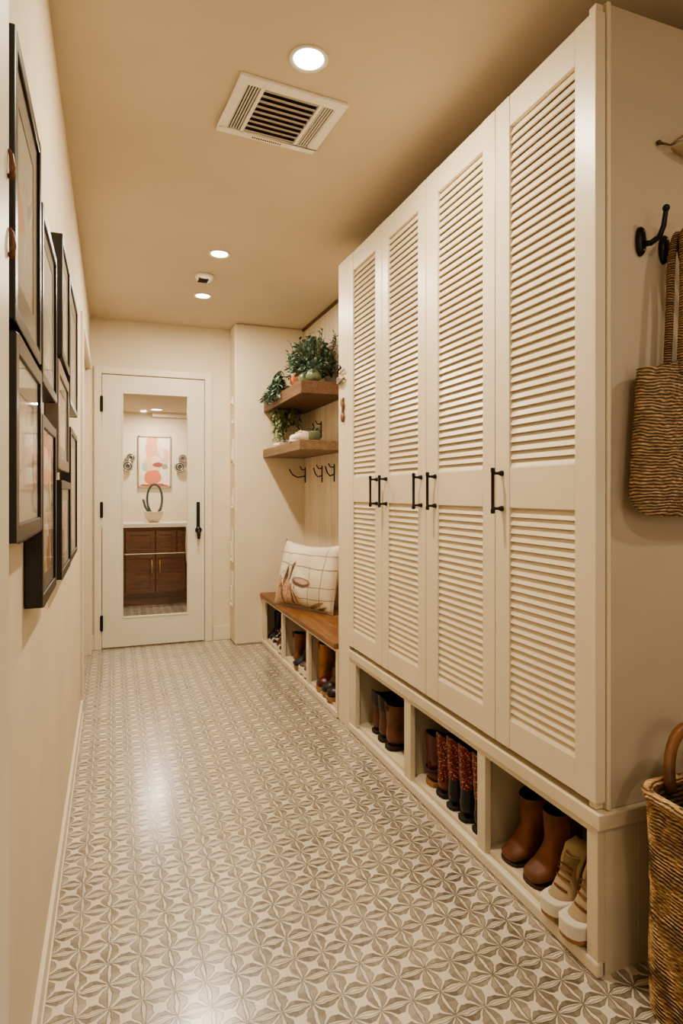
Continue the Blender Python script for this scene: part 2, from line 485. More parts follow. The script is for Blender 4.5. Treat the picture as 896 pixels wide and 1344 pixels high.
for args, colr in (((-.02, .12, .07, .22), (.78, .36, .24)), ((.09, .05, .075, .10), (.74, .44, .38)), ((.06, .14, .03, .1, .3), (.85, .62, .5)), ((-.03, -.04, .10, .10), (.80, .52, .30)),
                   ((-.02, -.17, .09, .08), (.70, .20, .10)), ((.02, .0, .05, .07, .4), (.84, .60, .42)), ((.035, -.03, .05, .028), (.30, .07, .05)), ((.11, -.05, .035, .03), (.28, .30, .16)),
                   ((.0, -.265, .16, .022), (.46, .09, .04)), ((-.10, -.06, .03, .05), (.45, .50, .42))):
    c = m.mix(ell(m, x, z, *args), c, colr)
m.col(c)
box(xa + .01, xb - .01, BY - .02, BY - .004, za + .01, zb - .01).build('print', m.m, t)
def sconce(cx, lab, flip):
    t = thing('wall_sconce', lab, 'wall light', (cx, BY, 1.48), 'bathroom sconces')
    for k, (ox, oz, r) in enumerate(((.02 * flip, .055, .046), (-.012 * flip, -.04, .056))):
        MB().lathe((cx + ox, BY - .035 - .02 * k, 1.48 + oz), [(.3 * r, .0), (r, -.003), (r, .004), (.8 * r, .008), (.4 * r, .014), (.38 * r, .036 + .02 * k)], 22, 'y').build('metal_disc', plain('aged pewter', (.13, .115, .09), .35, .8), t, True)
        mb = MB()
        for rr in (.85, .5): mb.tube([(cx + ox + r * rr * math.cos(a), BY - .045 - .02 * k, 1.48 + oz + r * rr * math.sin(a)) for a in [2 * PI * i / 20 for i in range(20)]], .005, 6, True)
        mb.build('ring', plain('pale pewter', (.5, .44, .34), .3, .6), t, True)
    MB().box(cx - .012, cx + .012, BY - .03, BY, 1.40, 1.56).build('back_plate', M['iron'], t, bevel=.004)
sconce(.160, 'round pewter sconce left of the coral print', 1)
sconce(.705, 'round pewter sconce right of the coral print', 1)

# ------------------------------------------------------------------ ceiling fittings
def downlight(x, y, r, lab, group, z=CZ, mat='bulb'):
    t = thing('recessed_light', lab, 'ceiling light', (x, y, z), group)
    MB().lathe((x, y, z), [(r * .80, -.002), (r * .95, -.007), (r, -.004), (r, 0), (r * .78, 0)], 40).build('trim_ring', M['vent'], t, True)
    MB().lathe((x, y, z), [(.001, -.004), (r * .74, -.004), (r * .76, -.001)], 36).build('diffuser', M[mat], t, True)
G = 'recessed ceiling lights'
downlight(.544, 1.743, .058, 'nearest round recessed light, just above the air vent', G)
downlight(.538, 3.334, .058, 'middle round recessed light, beyond the air vent and before the smoke detector', G)
downlight(.550, 4.082, .058, 'farthest round recessed light, between the smoke detector and the glazed door', G)
downlight(.430, 6.72, .07, 'recessed light over the vanity seen through the glass door', 'bathroom ceiling light', 2.03, 'bulb_bath')
t = thing('smoke_detector', 'small pale smoke detector on the ceiling between two recessed lights', 'smoke detector', (.508, 3.70, CZ))
MB().lathe((.508, 3.70, CZ), [(.055, 0), (.055, -.012), (.046, -.028), (.02, -.032)], 28).build('housing', M['vent'], t, True)
mb = MB()
for i in range(7): mb.box(.508 - .036 + .006 * (i % 2), .508 + .02, 3.70 - .034 + i * .010, 3.70 - .029 + i * .010, CZ - .034, CZ - .024)
mb.build('grille', M['dark'], t)
# air vent
vt = thing('air_vent', 'white rectangular ceiling air vent with long slats and two side grilles', 'air vent', (.535, 2.04, CZ), local=True)
vt.rotation_euler = (0, 0, math.radians(5.0))
hw, hd_ = .183, .160
def ventbox(mb, a, b, c, d_, z0, z1): mb.box(a, b, c, d_, z0, z1)
mb = MB()
b_ = .032
for a in ((-hw, hw, -hd_, -hd_ + b_ + .006), (-hw, hw, hd_ - b_, hd_), (-hw, -hw + b_, -hd_ + b_, hd_ - b_), (hw - b_, hw, -hd_ + b_, hd_ - b_)): mb.box(*a, -.012, 0)
mb.build('frame', M['vent'], vt, bevel=.003)
box(-hw + .02, hw - .02, -hd_ + .02, hd_ - .02, -.0015, -.0005).build('backing', M['dark'], vt)
for s_ in (-1, 1): box(s_ * .100 - .006, s_ * .100 + .006, -hd_ + b_, hd_ - b_, -.012, -.001).build('divider', M['vent'], vt)
mb = MB()
n = 9
for i in range(n):
    yy = -hd_ + b_ + .014 + (2 * hd_ - 2 * b_ - .022) * i / (n - 1)
    p = [(-.094, yy - .011, -.0105), (-.094, yy - .0105, -.0125), (-.094, yy + .013, -.0035), (-.094, yy + .0125, -.002)]
    mb.loft([p, [(.094, q[1], q[2]) for q in p]])
mb.build('slat_bank', M['ventslat'], vt)
for s_ in (-1, 1):
    mb = MB()
    for i in range(5):
        xx = s_ * (.112 + i * .0092)
        mb.box(xx - .0012, xx + .0012, -hd_ + b_ + .004, hd_ - b_ - .002, -.010, -.002)
    mb.build('side_grille', M['vent'], vt)
mb = MB()
for i in range(14): mb.box(-.055 + i * .008, -.051 + i * .008, hd_ - .018, hd_ - .012, -.0135, -.011)
mb.build('scribble_ticks', M['dark'], vt)  # row of dark ticks standing in for illegible scribble on the vent margin

# ------------------------------------------------------------------ louvred cabinet
CX1 = 1.66
Y0, YF = 1.166, 2.80
cab = thing('louvered_cabinet', 'tall cream cabinet with four louvered doors standing on the shoe cubbies', 'cabinet', (1.37, 2.0, .394))
mb = MB()
mb.box(1.111, CX1, Y0, Y0 + .022, .394, 2.335)       # near side
mb.box(1.111, CX1, YF - .02, YF, .394, 2.335)
mb.box(1.111, CX1, Y0 + .022, YF - .02, .394, .415); mb.box(1.111, CX1, Y0 + .022, YF - .02, 2.315, 2.335)
mb.box(CX1 - .015, CX1, Y0 + .022, YF - .02, .415, 2.315)
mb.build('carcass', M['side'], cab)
box(1.125, 1.135, Y0 + .022, YF - .02, .415, 2.315).build('gap_shade_sheet', M['dark'], cab)  # near-black sheet standing in for the shade between the slats
mb = MB(); mb.box(1.088, 1.111, Y0 + .006, Y0 + .03, .394, 2.335); mb.box(1.111, 1.121, Y0 - .008, Y0, .394, 2.335)
mb.build('corner_strip', M['cab'], cab, bevel=.002)
box(1.082, 1.111, YF + .002, 2.955, 0, 2.318).build('tall_filler', M['cab'], cab, bevel=.002)
box(1.111, AX + .05, 2.935, 2.955, 0, 2.318).build('far_side', M['cab'], cab)
def louvers(ya, yb, za, zb, pitch, name, par):
    n = int(round((zb - za) / pitch)); pitch = (zb - za) / n
    mb = MB()
    ang = math.radians(22); Ls = pitch * 1.20; th = .0042
    ux, uz = math.sin(ang), math.cos(ang)
    for i in range(n):
        zb_ = za + pitch * i - .0015
        xf = FX + .0035
        p0 = (xf, zb_); p1 = (xf + ux * Ls, zb_ + uz * Ls)
        p2 = (p1[0] + uz * th, p1[1] - ux * th); p3 = (p0[0] + uz * th, p0[1] - ux * th)
        P = [p0, p1, p2, p3]
        P = [(a, min(max(b, za + .0005), zb - .0005)) for a, b in P]
        mb.loft([[(a, ya, b) for a, b in P], [(a, yb, b) for a, b in P]])
    return mb.build(name, M['cab'], par)
DOORS = [(1.164, 1.574, 1.235, 1.505, 'f'), (1.577, 2.011, 1.643, 1.926, 'f'), (2.015, 2.406, 2.077, 2.345, 'b'), (2.410, 2.798, 2.481, 2.746, 'n')]
HL = ['nearest louvered door', 'second louvered door from the camera', 'third louvered door from the camera', 'farthest louvered door']
for i, (ya, yb, la, lb, hs) in enumerate(DOORS):
    za, zb = .412, 2.312
    u0, u1, l0, l1 = 1.230, 2.222, .496, 1.112
    mb = MB(); f0, f1 = FX, FX + .031
    mb.box(f0, f1, ya, la, za, zb); mb.box(f0, f1, lb, yb, za, zb)
    mb.box(f0 + .0012, f1, la, lb, za, l0); mb.box(f0 + .0012, f1, la, lb, l1, u0); mb.box(f0 + .0012, f1, la, lb, u1, zb)
    dr = mb.build('door', M['cab'], cab, bevel=.0022)
    louvers(la, lb, u0, u1, .0245, 'louver_panel', dr)
    louvers(la, lb, l0, l1, .0236, 'louver_panel', dr)
    spots = {'f': [lb + .034 if i == 0 else 1.940], 'b': [2.360, 2.047], 'n': [2.457]}[hs]
    for hy in spots:
        mb = MB()
        mb.lathe((FX - .033, hy, 0), [(.0045, 1.095), (.0065, 1.097), (.0065, 1.107), (.0050, 1.109), (.0050, 1.216), (.0065, 1.218), (.0065, 1.228), (.0045, 1.230)], 12)
        for hz in (1.110, 1.214):
            mb.lathe((FX, hy, hz), [(.0045, -.033), (.0042, -.018), (.0062, -.010), (.0085, -.004), (.0085, 0)], 12, 'x')
        mb.build('handle', M['iron'], dr, True)
# shoe cubby base under the doors
sb = thing('shoe_cubby', 'painted low shoe cubby base with three openings under the louvered doors', 'shoe rack', (1.3, 2.0, 0))
BX = 1.082; CB = 1.455
box(1.076, CX1 - .005, 1.150, 2.798, .354, .392).build('top_ledge', M['base'], sb, bevel=.003)
mb = MB()
for a, b in ((1.161, 1.197), (1.634, 1.678), (2.145, 2.200), (2.72, 2.798)): mb.box(BX, BX + .022, a, b, .030, .354)
mb.box(BX + .001, BX + .018, 1.1615, 2.7975, .336, .3535)
mb.build('face_frame', M['base'], sb, bevel=.002)
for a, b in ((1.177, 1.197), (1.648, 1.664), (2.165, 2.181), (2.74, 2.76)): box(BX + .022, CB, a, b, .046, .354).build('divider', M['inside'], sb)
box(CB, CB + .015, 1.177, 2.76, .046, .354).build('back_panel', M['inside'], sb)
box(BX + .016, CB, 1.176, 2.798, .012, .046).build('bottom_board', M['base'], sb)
box(BX - .006, BX + .016, 1.156, 2.80, 0, .036).build('toe_strip', paint('toe strip paint', (.76, .68, .54), .45, .04), sb, bevel=.006)
mb = MB(); mb.box(BX + .022, CX1 - .005, 1.165, 1.176, 0, .354); mb.box(BX + .022, BX + .05, 1.160, 1.166, 0, .354)
for i in range(5): mb.box(BX + .052 + i * .075, BX + .122 + i * .075, 1.162, 1.166, .0, .354)
mb.build('side_panel', M['base'], sb)

# ------------------------------------------------------------------ alcove bench
bn = thing('storage_bench', 'painted bench base with three shoe openings in the alcove', 'bench', (1.25, 3.8, 0))
mb = MB(); QX = 1.076
for a, b in ((2.957, 2.985), (3.452, 3.500), (4.030, 4.078), (4.56, EY - .002)): mb.box(QX, QX + .02, a, b, .03, .335)
mb.box(QX + .001, QX + .019, 2.9575, EY - .0025, .335, .3545)
mb.build('face_frame', M['base'], bn, bevel=.002)
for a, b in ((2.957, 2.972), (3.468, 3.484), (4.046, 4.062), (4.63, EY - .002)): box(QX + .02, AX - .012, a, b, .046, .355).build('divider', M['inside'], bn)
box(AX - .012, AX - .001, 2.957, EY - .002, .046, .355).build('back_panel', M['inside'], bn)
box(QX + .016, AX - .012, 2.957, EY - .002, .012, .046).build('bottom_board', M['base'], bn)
box(QX - .006, QX + .016, 2.957, EY - .002, 0, .034).build('toe_strip', paint('bench toe paint', (.74, .65, .5), .45, .04), bn, bevel=.006)
tag(box(1.058, AX - .001, 2.957, EY - .002, .356, .387).build('bench_seat', M['benchwood'], bevel=.006), 'warm brown wooden seat board lying on the alcove bench', 'bench seat')

# shelves
t1 = box(1.089, AX - .001, 3.65, EY - .001, 1.774, 1.855).build('floating_shelf', M['shelfwood'], bevel=.004)
tag(t1, 'thick brown floating shelf carrying the leafy plants', 'shelf', 'alcove shelves')
t2 = box(1.083, AX - .001, 3.66, EY - .001, 1.424, 1.487).build('floating_shelf', wood('lower shelf wood', (.13, .075, .042), (.27, .17, .10), 'y', .5), bevel=.004)
tag(t2, 'lower brown floating shelf carrying the small white shoes', 'shelf', 'alcove shelves')

# coat hooks
def coat_hook(loc, d, lab, group, sc=1.0):
    """oval plate against a wall with outward direction d; one upswept arm"""
    t = thing('coat_hook', lab, 'hook', loc, group, local=True)
    mb = MB()
    rings = []
    for h, k in ((0, 1), (.006, 1), (.012, .86), (.015, .5)):
        rings.append([(.018 * k * math.cos(a), -h, .038 * k * math.sin(a)) for a in [2 * PI * i / 24 for i in range(24)]])
    mb.loft(rings).build('back_plate', M['iron'], t, True)
    mb = MB(); mb.tube([(0, -.010, -.008), (0, -.03, -.012), (0, -.052, -.002), (.0, -.062, .022), (0, -.066, .05), (0, -.068, .062)], [.008, .0075, .007, .0065, .006, .006], 10)
    mb.sphere((0, -.068, .064), .009)
    mb.build('arm', M['iron'], t, True)
    for s_ in (-1, 1): MB().sphere((0, -.013, .024 * s_), .004, seg=8, rows=5).build('screw', plain('steel screw', (.3, .28, .25), .3, .9), t, True)
    t.rotation_euler = (0, 0, d); t.scale = (sc,) * 3
    return t
HG = 'black coat hooks in the alcove'
coat_hook((1.216, 1.166, 1.775), math.radians(18), 'free black iron hook on the cabinet side, nearest the louvered doors', 'hooks on the cabinet side', .95)
coat_hook((1.293, 1.166, 1.765), math.radians(10), 'black iron hook holding the straps of the woven bag', 'hooks on the cabinet side', .95)
def alcove_hook(y, z, lab, d=-PI / 2, x=AX, L=.065):
    t = thing('coat_hook', lab, 'hook', (x, y, z), HG, local=True)
    box(-.008, .008, -.006, 0, -.07, .05).build('back_plate', M['iron'], t, bevel=.003)
    mb = MB(); mb.tube([(0, -.004, -.02), (0, -L * .5, -.03), (0, -L * .8, -.01), (0, -L, .03), (0, -L, .035)], .0045, 8)
    mb.tube([(0, -.004, .03), (0, -.03, .03), (0, -.045, .055)], .004, 8)
    mb.build('arm', M['iron'], t, True)
    t.rotation_euler = (0, 0, d)
alcove_hook(4.60, 1.305, 'far black hook under the lower shelf, in the alcove corner', L=.13)
alcove_hook(4.19, 1.300, 'middle black hook under the lower shelf')
alcove_hook(3.93, 1.300, 'near black hook under the lower shelf, beside the cabinet edge')
alcove_hook(4.21, 1.62, 'single black hook between the two floating shelves')

# ------------------------------------------------------------------ plants
def leaf_mat(name, a, b):
    m = Mat(name, .5)
    n = m.nt.nodes.new('ShaderNodeNewGeometry')
    r = S(m.nt, n.outputs['Random Per Island'])
    m.col(m.cramp(r, [(0, a), (.6, b), (1, lerp(b, 1.5))]))
    return m.m
def leaf(mb, p, d, L, W, droop=.2):
    d = Vector(d).normalized(); p = Vector(p)
    s = d.cross(Vector((0, 0, 1)))
    if s.length < .05: s = Vector((1, 0, 0))
    s.normalize(); up = s.cross(d)
    rows = []
    for t, w in ((0, .12), (.3, .85), (.6, .9), (.85, .5), (1, .03)):
        c = p + d * (L * t) - Vector((0, 0, 1)) * droop * L * t * t
        rows.append([tuple(c - s * W * w + up * W * .25 * w), tuple(c), tuple(c + s * W * w + up * W * .25 * w)])
    mb.loft(rows, (False, False), False)
def rnd(a, b): return random.uniform(a, b)
green = leaf_mat('blue green leaves', (.035, .075, .055), (.19, .265, .195))
green2 = leaf_mat('olive leaves', (.06, .09, .035), (.25, .30, .15))
terra = paint('terracotta', (.36, .15, .07), .7, .2, 25)
sage = paint('sage glaze', (.12, .15, .085), .35, .25, 25)
def bush(center, rad, n, L, stems=True, trail=0):
    lv, st = MB(), MB()
    for i in range(n):
        a = rnd(0, 2 * PI); e = math.asin(rnd(-.15, 1))
        d = Vector((math.cos(a) * math.cos(e), math.sin(a) * math.cos(e), math.sin(e)))
        r = rnd(.35, 1) ** .6
        p = Vector(center) + Vector((d.x * rad[0], d.y * rad[1], d.z * rad[2])) * r
        if stems and i % 6 == 0: st.tube([center, tuple((Vector(center) + p) / 2 + Vector((0, 0, .02))), tuple(p)], [.003, .0025, .0015], 5)
        for k in range(3):
            dd = d * .6 + Vector((rnd(-1, 1), rnd(-1, 1), rnd(-.6, .8)))
            leaf(lv, p + Vector((rnd(-.012, .012),) * 3), dd, L * rnd(.7, 1.3), L * .3)
    return lv, st
SZ = 1.855
# large bush in terracotta pot
t = thing('potted_plant', 'bushy blue-green plant in a small terracotta pot on the upper shelf', 'plant', (1.24, 3.98, SZ), 'plants on the upper shelf')
c = (1.22, 4.06, SZ)
MB().lathe(c, [(.05, 0), (.056, .008), (.085, .055), (.088, .08), (.075, .105), (.066, .105), (.06, .06)], 26).build('pot', terra, t, True)
lv, st = bush((1.255, 3.98, SZ + .13), (.14, .30, .21), 330, .045)
for k in range(40):   # upright sprays
    a = rnd(0, 2 * PI); base = Vector((1.255 + .08 * math.cos(a), 3.96 + .24 * math.sin(a), SZ + .13))
    top = base + Vector((.05 * math.cos(a), .10 * math.sin(a), rnd(.10, .19)))
    st.tube([tuple(base), tuple((base + top) / 2), tuple(top)], .002, 5)
    for j in range(8):
        q = base.lerp(top, j / 7); leaf(lv, q, (rnd(-1, 1), rnd(-1, 1), .6), .04, .009)
lv.build('foliage', green, t); st.build('stem', plain('stem brown', (.10, .06, .03), .7), t)
for (yy, xx, r, lab, kk) in ((3.84, 1.185, .055, 'round sage-green pot with a small succulent at the front of the upper shelf', 1), (3.71, 1.19, .05, 'sage-green pot nearest the shelf end on the upper shelf', 2)):
    t = thing('succulent_pot', lab, 'plant', (xx, yy, SZ), 'plants on the upper shelf')
    MB().lathe((xx, yy, SZ), [(r * .6, 0), (r * .95, r * .5), (r, r * .95), (r * .7, r * 1.5), (r * .55, r * 1.5), (r * .5, r)], 24).build('pot', sage, t, True)
    lv, st = bush((xx + .02, yy, SZ + r * 1.6), (.05, .07, .06), 40, .035, False)
    lv.build('foliage', green, t)
# trailing plant at the far front edge, hanging past the shelf
t = thing('trailing_plant', 'trailing olive-green plant spilling over the front of the upper shelf', 'plant', (1.15, 4.35, SZ), 'plants on the upper shelf')
MB().lathe((1.16, 4.33, SZ), [(.04, 0), (.06, .05), (.062, .07), (.05, .07), (.045, .05)], 22).build('pot', sage, t, True)
lv, st = MB(), MB()
for k in range(22):
    yy = 4.33 + rnd(-.20, .22); x_ = 1.155 + rnd(-.04, .1)
    P0 = Vector((1.16, 4.33, SZ + .08)); out = Vector((rnd(1.055, 1.078), yy, SZ + rnd(.0, .04)))
    mid_ = (P0 + out) / 2 + Vector((0, 0, rnd(.03, .12)))
    drop = rnd(.0, .06)
    end = out + Vector((-.012, rnd(-.03, .03), -drop))
    pts = [tuple(P0), tuple(mid_), tuple(out), tuple(end)]
    st.tube(pts, .0022, 5)
    for j in range(26):
        q = j / 25 * 3; i0 = min(int(q), 2); p = Vector(pts[i0]).lerp(Vector(pts[i0 + 1]), q - i0)
        leaf(lv, p, (rnd(-1, .6), rnd(-1, 1), rnd(-.5, .7)), .042 * rnd(.7, 1.2), .012, .4)
lv.build('foliage', green, t); st.build('stem', plain('stem green', (.08, .09, .04), .7), t)
t = thing('hanging_vine', 'green vine hanging below the upper shelf against the alcove end', 'plant', (1.2, 4.5, 1.774), 'plants on the upper shelf')
lv, st = MB(), MB()
for k in range(20):
    x_, yy = rnd(1.10, 1.30), rnd(4.36, 4.60); ln = rnd(.06, .24) * (1.2 - (x_ - 1.10) * 2.2)
    pts = [(x_, yy, 1.774), (x_ + rnd(-.02, .02), yy - .01, 1.774 - ln * .5), (x_ + rnd(-.03, .03), yy - .02, 1.774 - ln)]
    st.tube(pts, .002, 5)
    for j in range(18):
        q = j / 17 * 2; i0 = min(int(q), 1); p = Vector(pts[i0]).lerp(Vector(pts[i0 + 1]), q - i0)
        leaf(lv, p, (rnd(-1, 1), rnd(-1, .3), rnd(-.9, .2)), .038, .011, .4)
lv.build('foliage', green2, t); st.build('stem', plain('vine green', (.08, .09, .04), .7), t)

# ------------------------------------------------------------------ pillow on the bench
t = thing('throw_pillow', 'cream patchwork throw pillow with brown sketched figures on the bench seat', 'pillow', (1.19, 3.90, .387), local=True)
m = Mat('pillow print', .9)
x, y, z = m.xyz(); wob = (m.noise(14, 3) - .5) * .02; xx = x + wob; zz = z + wob
c = m.mix(m.noise(7, 3).ramp(.3, .7), (.80, .72, .60), (.66, .56, .44))
c = m.mix(ell(m, xx, zz, -.12, .05, .16, .09, 0, .9), c, (.55, .36, .22))
c = m.mix(ell(m, xx, zz, .18, .12, .14, .12, 0, .9), c, (.62, .55, .42))
for args, colr in (((-.13, .20, .020, .085, -.15), (.10, .06, .04)), ((-.075, .245, .016, .07, -.35), (.12, .07, .05)), ((-.10, .21, .010, .09, -.3), (.72, .55, .42)), ((-.10, .12, .05, .07), (.58, .35, .22)),
                   ((.03, .185, .085, .030, -.12), (.16, .09, .06)), ((.03, .192, .065, .016, -.12), (.50, .36, .27)), ((-.20, .16, .028, .05), (.50, .33, .22)), ((-.19, .145, .02, .012, .2), (.14, .08, .05)), ((-.16, .10, .012, .07, .15), (.25, .14, .09)),
                   ((-.06, .09, .01, .07, .2), (.16, .09, .06)), ((-.02, .08, .009, .05, .5), (.22, .13, .08)), ((.17, .05, .07, .012, .35), (.30, .22, .15)), ((.20, .025, .06, .010, .35), (.24, .17, .11))):
    c = m.mix(ell(m, xx, zz, *args, soft=.35) if len(args) > 4 else ell(m, xx, zz, *args, 0, .35), c, colr)
sk = ((m.noise(38, 3, m.mapped((1.6, 1, .55))) - .5).abs().ramp(.012, .045, 1, 0)) * ell(m, xx, zz, -.12, .13, .13, .13, 0, .5)
c = m.mix(sk * .75, c, (.15, .09, .06))
sk2 = m.noise(22, 2).ramp(.52, .56) * ell(m, xx, zz, -.16, .10, .10, .09, 0, .5)
c = m.mix(sk2 * .5, c, (.62, .40, .27))
ln = ((zz - .36).abs().lt(.003)).max((zz - .285 - xx * -.05).abs().lt(.004)).max(((xx - .10).abs().lt(.003)) * zz.lt(.29)).max(((xx - .20).abs().lt(.003))).max((zz - .16).abs().lt(.003) * xx.gt(.08)).max((zz - .085).abs().lt(.003) * xx.gt(-.05))
c = m.mix(ln * .75, c, (.25, .16, .10))
m.col(c); m.bump(m.noise(220, 2), .25, .001)
mb = MB(); N = 26; hw, hh, th = .295, .225, .085
front, back = [], []
for j in range(N + 1):
    fr, bk = [], []
    for i in range(N + 1):
        u, v_ = -1 + 2 * i / N, -1 + 2 * j / N
        pu = hw * u * (1 - .07 * (1 - v_ * v_)) ; pv = hh * v_ * (1 - (.16 if v_ > 0 else .05) * (1 - u * u))
        tk = th * ((1 - abs(u) ** 2.6) ** .5) * ((1 - abs(v_) ** 2.6) ** .5)
        wr = .006 * math.sin(9 * u + 4 * v_) * (1 - u * u)
        fr.append((pu, -tk + wr * (tk > .01), pv)); bk.append((pu, tk, pv))
    front.append(fr); back.append(bk)
mb.loft(front, (False, False), False); mb.loft(back, (False, False), False)
rot = Matrix.Translation((0, .03, hh * .965 + .006)) @ Matrix.Rotation(math.radians(-14), 4, 'X')
mb.xf(rot)
pl = mb.build('cover', m.m, t, True)
pts = []
for k in range(4):
    for i in range(N):
        u = -1 + 2 * i / N
        a, b = [(u, -1), (1, u), (-u, 1), (-1, -u)][k]
        pts.append(tuple(rot @ Vector((hw * a * (1 - .07 * (1 - b * b)), 0, hh * b * (1 - (.16 if b > 0 else .05) * (1 - a * a))))))
MB().tube(pts, .004, 6, True).build('piping', fabric('piping cloth', (.45, .36, .26)), t, True)
t.rotation_euler = (0, 0, math.atan2(-.542, .239))

# ------------------------------------------------------------------ framed pictures on the left wall
def art(i, paper, blobs): return art_mat('print %d' % i, paper, blobs, i)
FR = [ # name key, y0, y1, z0, z1, border, paper, blobs, label
 (.945, 1.272, 1.395, 1.80, .022, (.50, .45, .36), [((.62, .30, .12), .56, 9), ((.74, .66, .54), .60, 7), ((.30, .28, .24), .66, 10)], 'largest black-framed print, topmost and nearest on the left wall'),
 (.955, 1.286, 1.086, 1.382, .026, (.68, .58, .46), [((.80, .72, .60), .55, 6), ((.30, .25, .20), .66, 14)], 'thick black-framed cream print directly below the largest framed print'),
 (1.296, 1.615, 1.370, 1.712, .020, (.66, .60, .50), [((.46, .40, .33), .58, 7)], 'black-framed pale print in the upper row, second from the camera'),
 (1.294, 1.600, .937, 1.306, .022, (.70, .62, .48), [((.45, .26, .13), .57, 8), ((.78, .72, .60), .62, 6)], 'lowest-hanging black-framed print, brown and cream picture'),
 (1.785, 2.088, 1.520, 1.845, .020, (.70, .62, .50), [((.35, .27, .2), .6, 9)], 'black-framed print in the upper row, third from the camera'),
 (1.662, 2.050, 1.218, 1.488, .030, (.68, .60, .48), [((.46, .50, .40), .58, 8)], 'small taupe-framed print in the middle of the gallery'),
 (1.762, 2.125, .928, 1.188, .022, (.50, .42, .36), [((.60, .18, .10), .62, 12), ((.75, .68, .58), .58, 7)], 'small black-framed print with a red dab, bottom row third from the camera'),
 (2.100, 2.536, 1.440, 1.845, .018, (.58, .50, .46), [((.70, .64, .58), .57, 6)], 'tall black-framed print in the upper row, farthest from the camera'),
 (2.135, 2.505, .938, 1.366, .018, (.66, .56, .44), [((.50, .20, .12), .62, 10), ((.40, .34, .28), .60, 7)], 'tall narrow-framed print in the bottom row, farthest from the camera'),
]
FXW = LX + .001
brownframe = plain('taupe frame wood', (.20, .15, .115), .35)
for i, (ya, yb, za, zb, bd, paper, blobs, lab) in enumerate(FR):
    t = thing('picture_frame', lab, 'picture', (LX, (ya + yb) / 2, (za + zb) / 2), 'framed prints on the left wall')
    xo, xi = FXW, FXW + .032
    mb = MB()
    for a in ((ya, ya + bd, za, zb), (yb - bd, yb, za, zb), (ya + bd, yb - bd, za, za + bd), (ya + bd, yb - bd, zb - bd, zb)): mb.box(xo, xi, *a)
    mb.build('frame', brownframe if i == 5 else M['frame'], t, bevel=.0025)
    mt = .05 if i in (0, 1, 7) else .032
    mb = MB(); A, B, Cc, D = ya + bd, yb - bd, za + bd, zb - bd
    for a in ((A, A + mt, Cc, D), (B - mt, B, Cc, D), (A + mt, B - mt, Cc, Cc + mt), (A + mt, B - mt, D - mt, D)): mb.box(xo + .004, xo + .0265, *a)
    mb.build('mat_board', paint('mat %d' % i, [(.30, .27, .22), (.52, .45, .36), (.36, .33, .29)][i % 3], .8, .05), t)
    box(xo + .004, xo + .025, A + mt, B - mt, Cc + mt, D - mt).build('print', art(i, paper, blobs), t)
    box(xo + .028, xo + .0292, A, B, Cc, D).build('pane', M['picglass'], t)

# small brown hooks on the near jamb
for yy, zz, lab in ((.902, 1.585, 'upper small brown wooden peg on the near jamb'), (.908, 1.485, 'lower small brown wooden peg on the near jamb')):
    t = thing('wooden_peg', lab, 'hook', (LX + .030, yy, zz), 'pegs on the near jamb')
    mb = MB(); mb.tube([(LX + .029, yy - .004, zz - .016), (LX + .0335, yy - .003, zz - .020), (LX + .036, yy, zz - .004), (LX + .0335, yy + .001, zz + .014), (LX + .031, yy + .002, zz + .020)], [.003, .0038, .0035, .003, .002], 8)
    mb.build('peg', leather('peg brown', (.16, .06, .025)), t, True)

# ------------------------------------------------------------------ woven bag and basket
def woven(name, dark, light, coil, slant=0.0):
    m = Mat(name, .75)
    x, y, z = m.xyz()
    ang = (x * 1.0 + y * 1.0)
    zz = z + (m.noise(16, 3) - .5) * .022 + ang * slant
    row = zz / coil
    ph = row.fract()
    hump = (ph * PI).sin()
    # slanted strands inside every coil
    off = ((row.floor() * 12.9898).sin() * 43758.5).fract()
    st = ((ang / .020 + ph * .7 + m.noise(30, 2) * 1.2 + off) * 2 * PI).sin() * .5 + .5
    v = m.mapped((50, 50, 220))
    n = m.noise(1.0, 3, v)
    base = m.cramp(n, [(.28, dark), (.5, tuple((a + b) / 2 for a, b in zip(dark, light))), (.72, light)])
    c = m.mix(hump.ramp(.12, .8, .88, 0), base, lerp(dark, .22))
    c = m.mix(st.ramp(.0, .45, .42, 0), c, lerp(dark, .55))
    m.col(c)
    m.bump(hump * .9 + st * .2, 1.0, .005)
    return m.m
wv_bag = woven('seagrass bag', (.28, .155, .07), (.84, .60, .35), .0075, .012)
wv_bsk = woven('hyacinth basket', (.34, .175, .075), (.92, .63, .33), .0085, .03)
rope = woven('seagrass rope', (.24, .13, .06), (.66, .44, .24), .006)
# bag hanging on the cabinet side
t = thing('woven_bag', 'woven brown seagrass tote bag hanging from the cabinet side hook', 'bag', (1.30, 1.115, 1.10))
mb = MB(); rings = []
nr = 100
bx = 1.325; byc = 1.115
for i in range(nr + 1):
    k = i / nr
    zc = 1.10 + .385 * k
    hw = .186 - .025 * k
    if k < .16: hw *= math.sqrt(max(0, 1 - ((.16 - k) / .16) ** 2)) * .40 + .60
    hd2 = .046 - .016 * k
    if k < .16: hd2 *= (k / .16) * .55 + .45
    r_ = []
    for j in range(72):
        a = 2 * PI * j / 72
        ca, sa = math.cos(a), math.sin(a)
        px = bx + hw * math.copysign(abs(ca) ** .55, ca)
        py = byc + hd2 * math.copysign(abs(sa) ** .8, sa)
        pz = zc + (.035 * k) * ((px - bx) / .16) + .004 * math.sin(px * 40) * k
        rip = .0018 * (1 if i % 2 else -1)
        r_.append((px + rip * ca, py + rip * sa, pz))
    rings.append(r_)
mb.loft(rings, (True, False))
inner = [[(bx + (p[0] - bx) * .95, byc + (p[1] - byc) * .8, p[2]) for p in r] for r in (rings[-1], rings[-30])]
mb.loft(inner, (False, True))
mb.build('body', wv_bag, t, True)
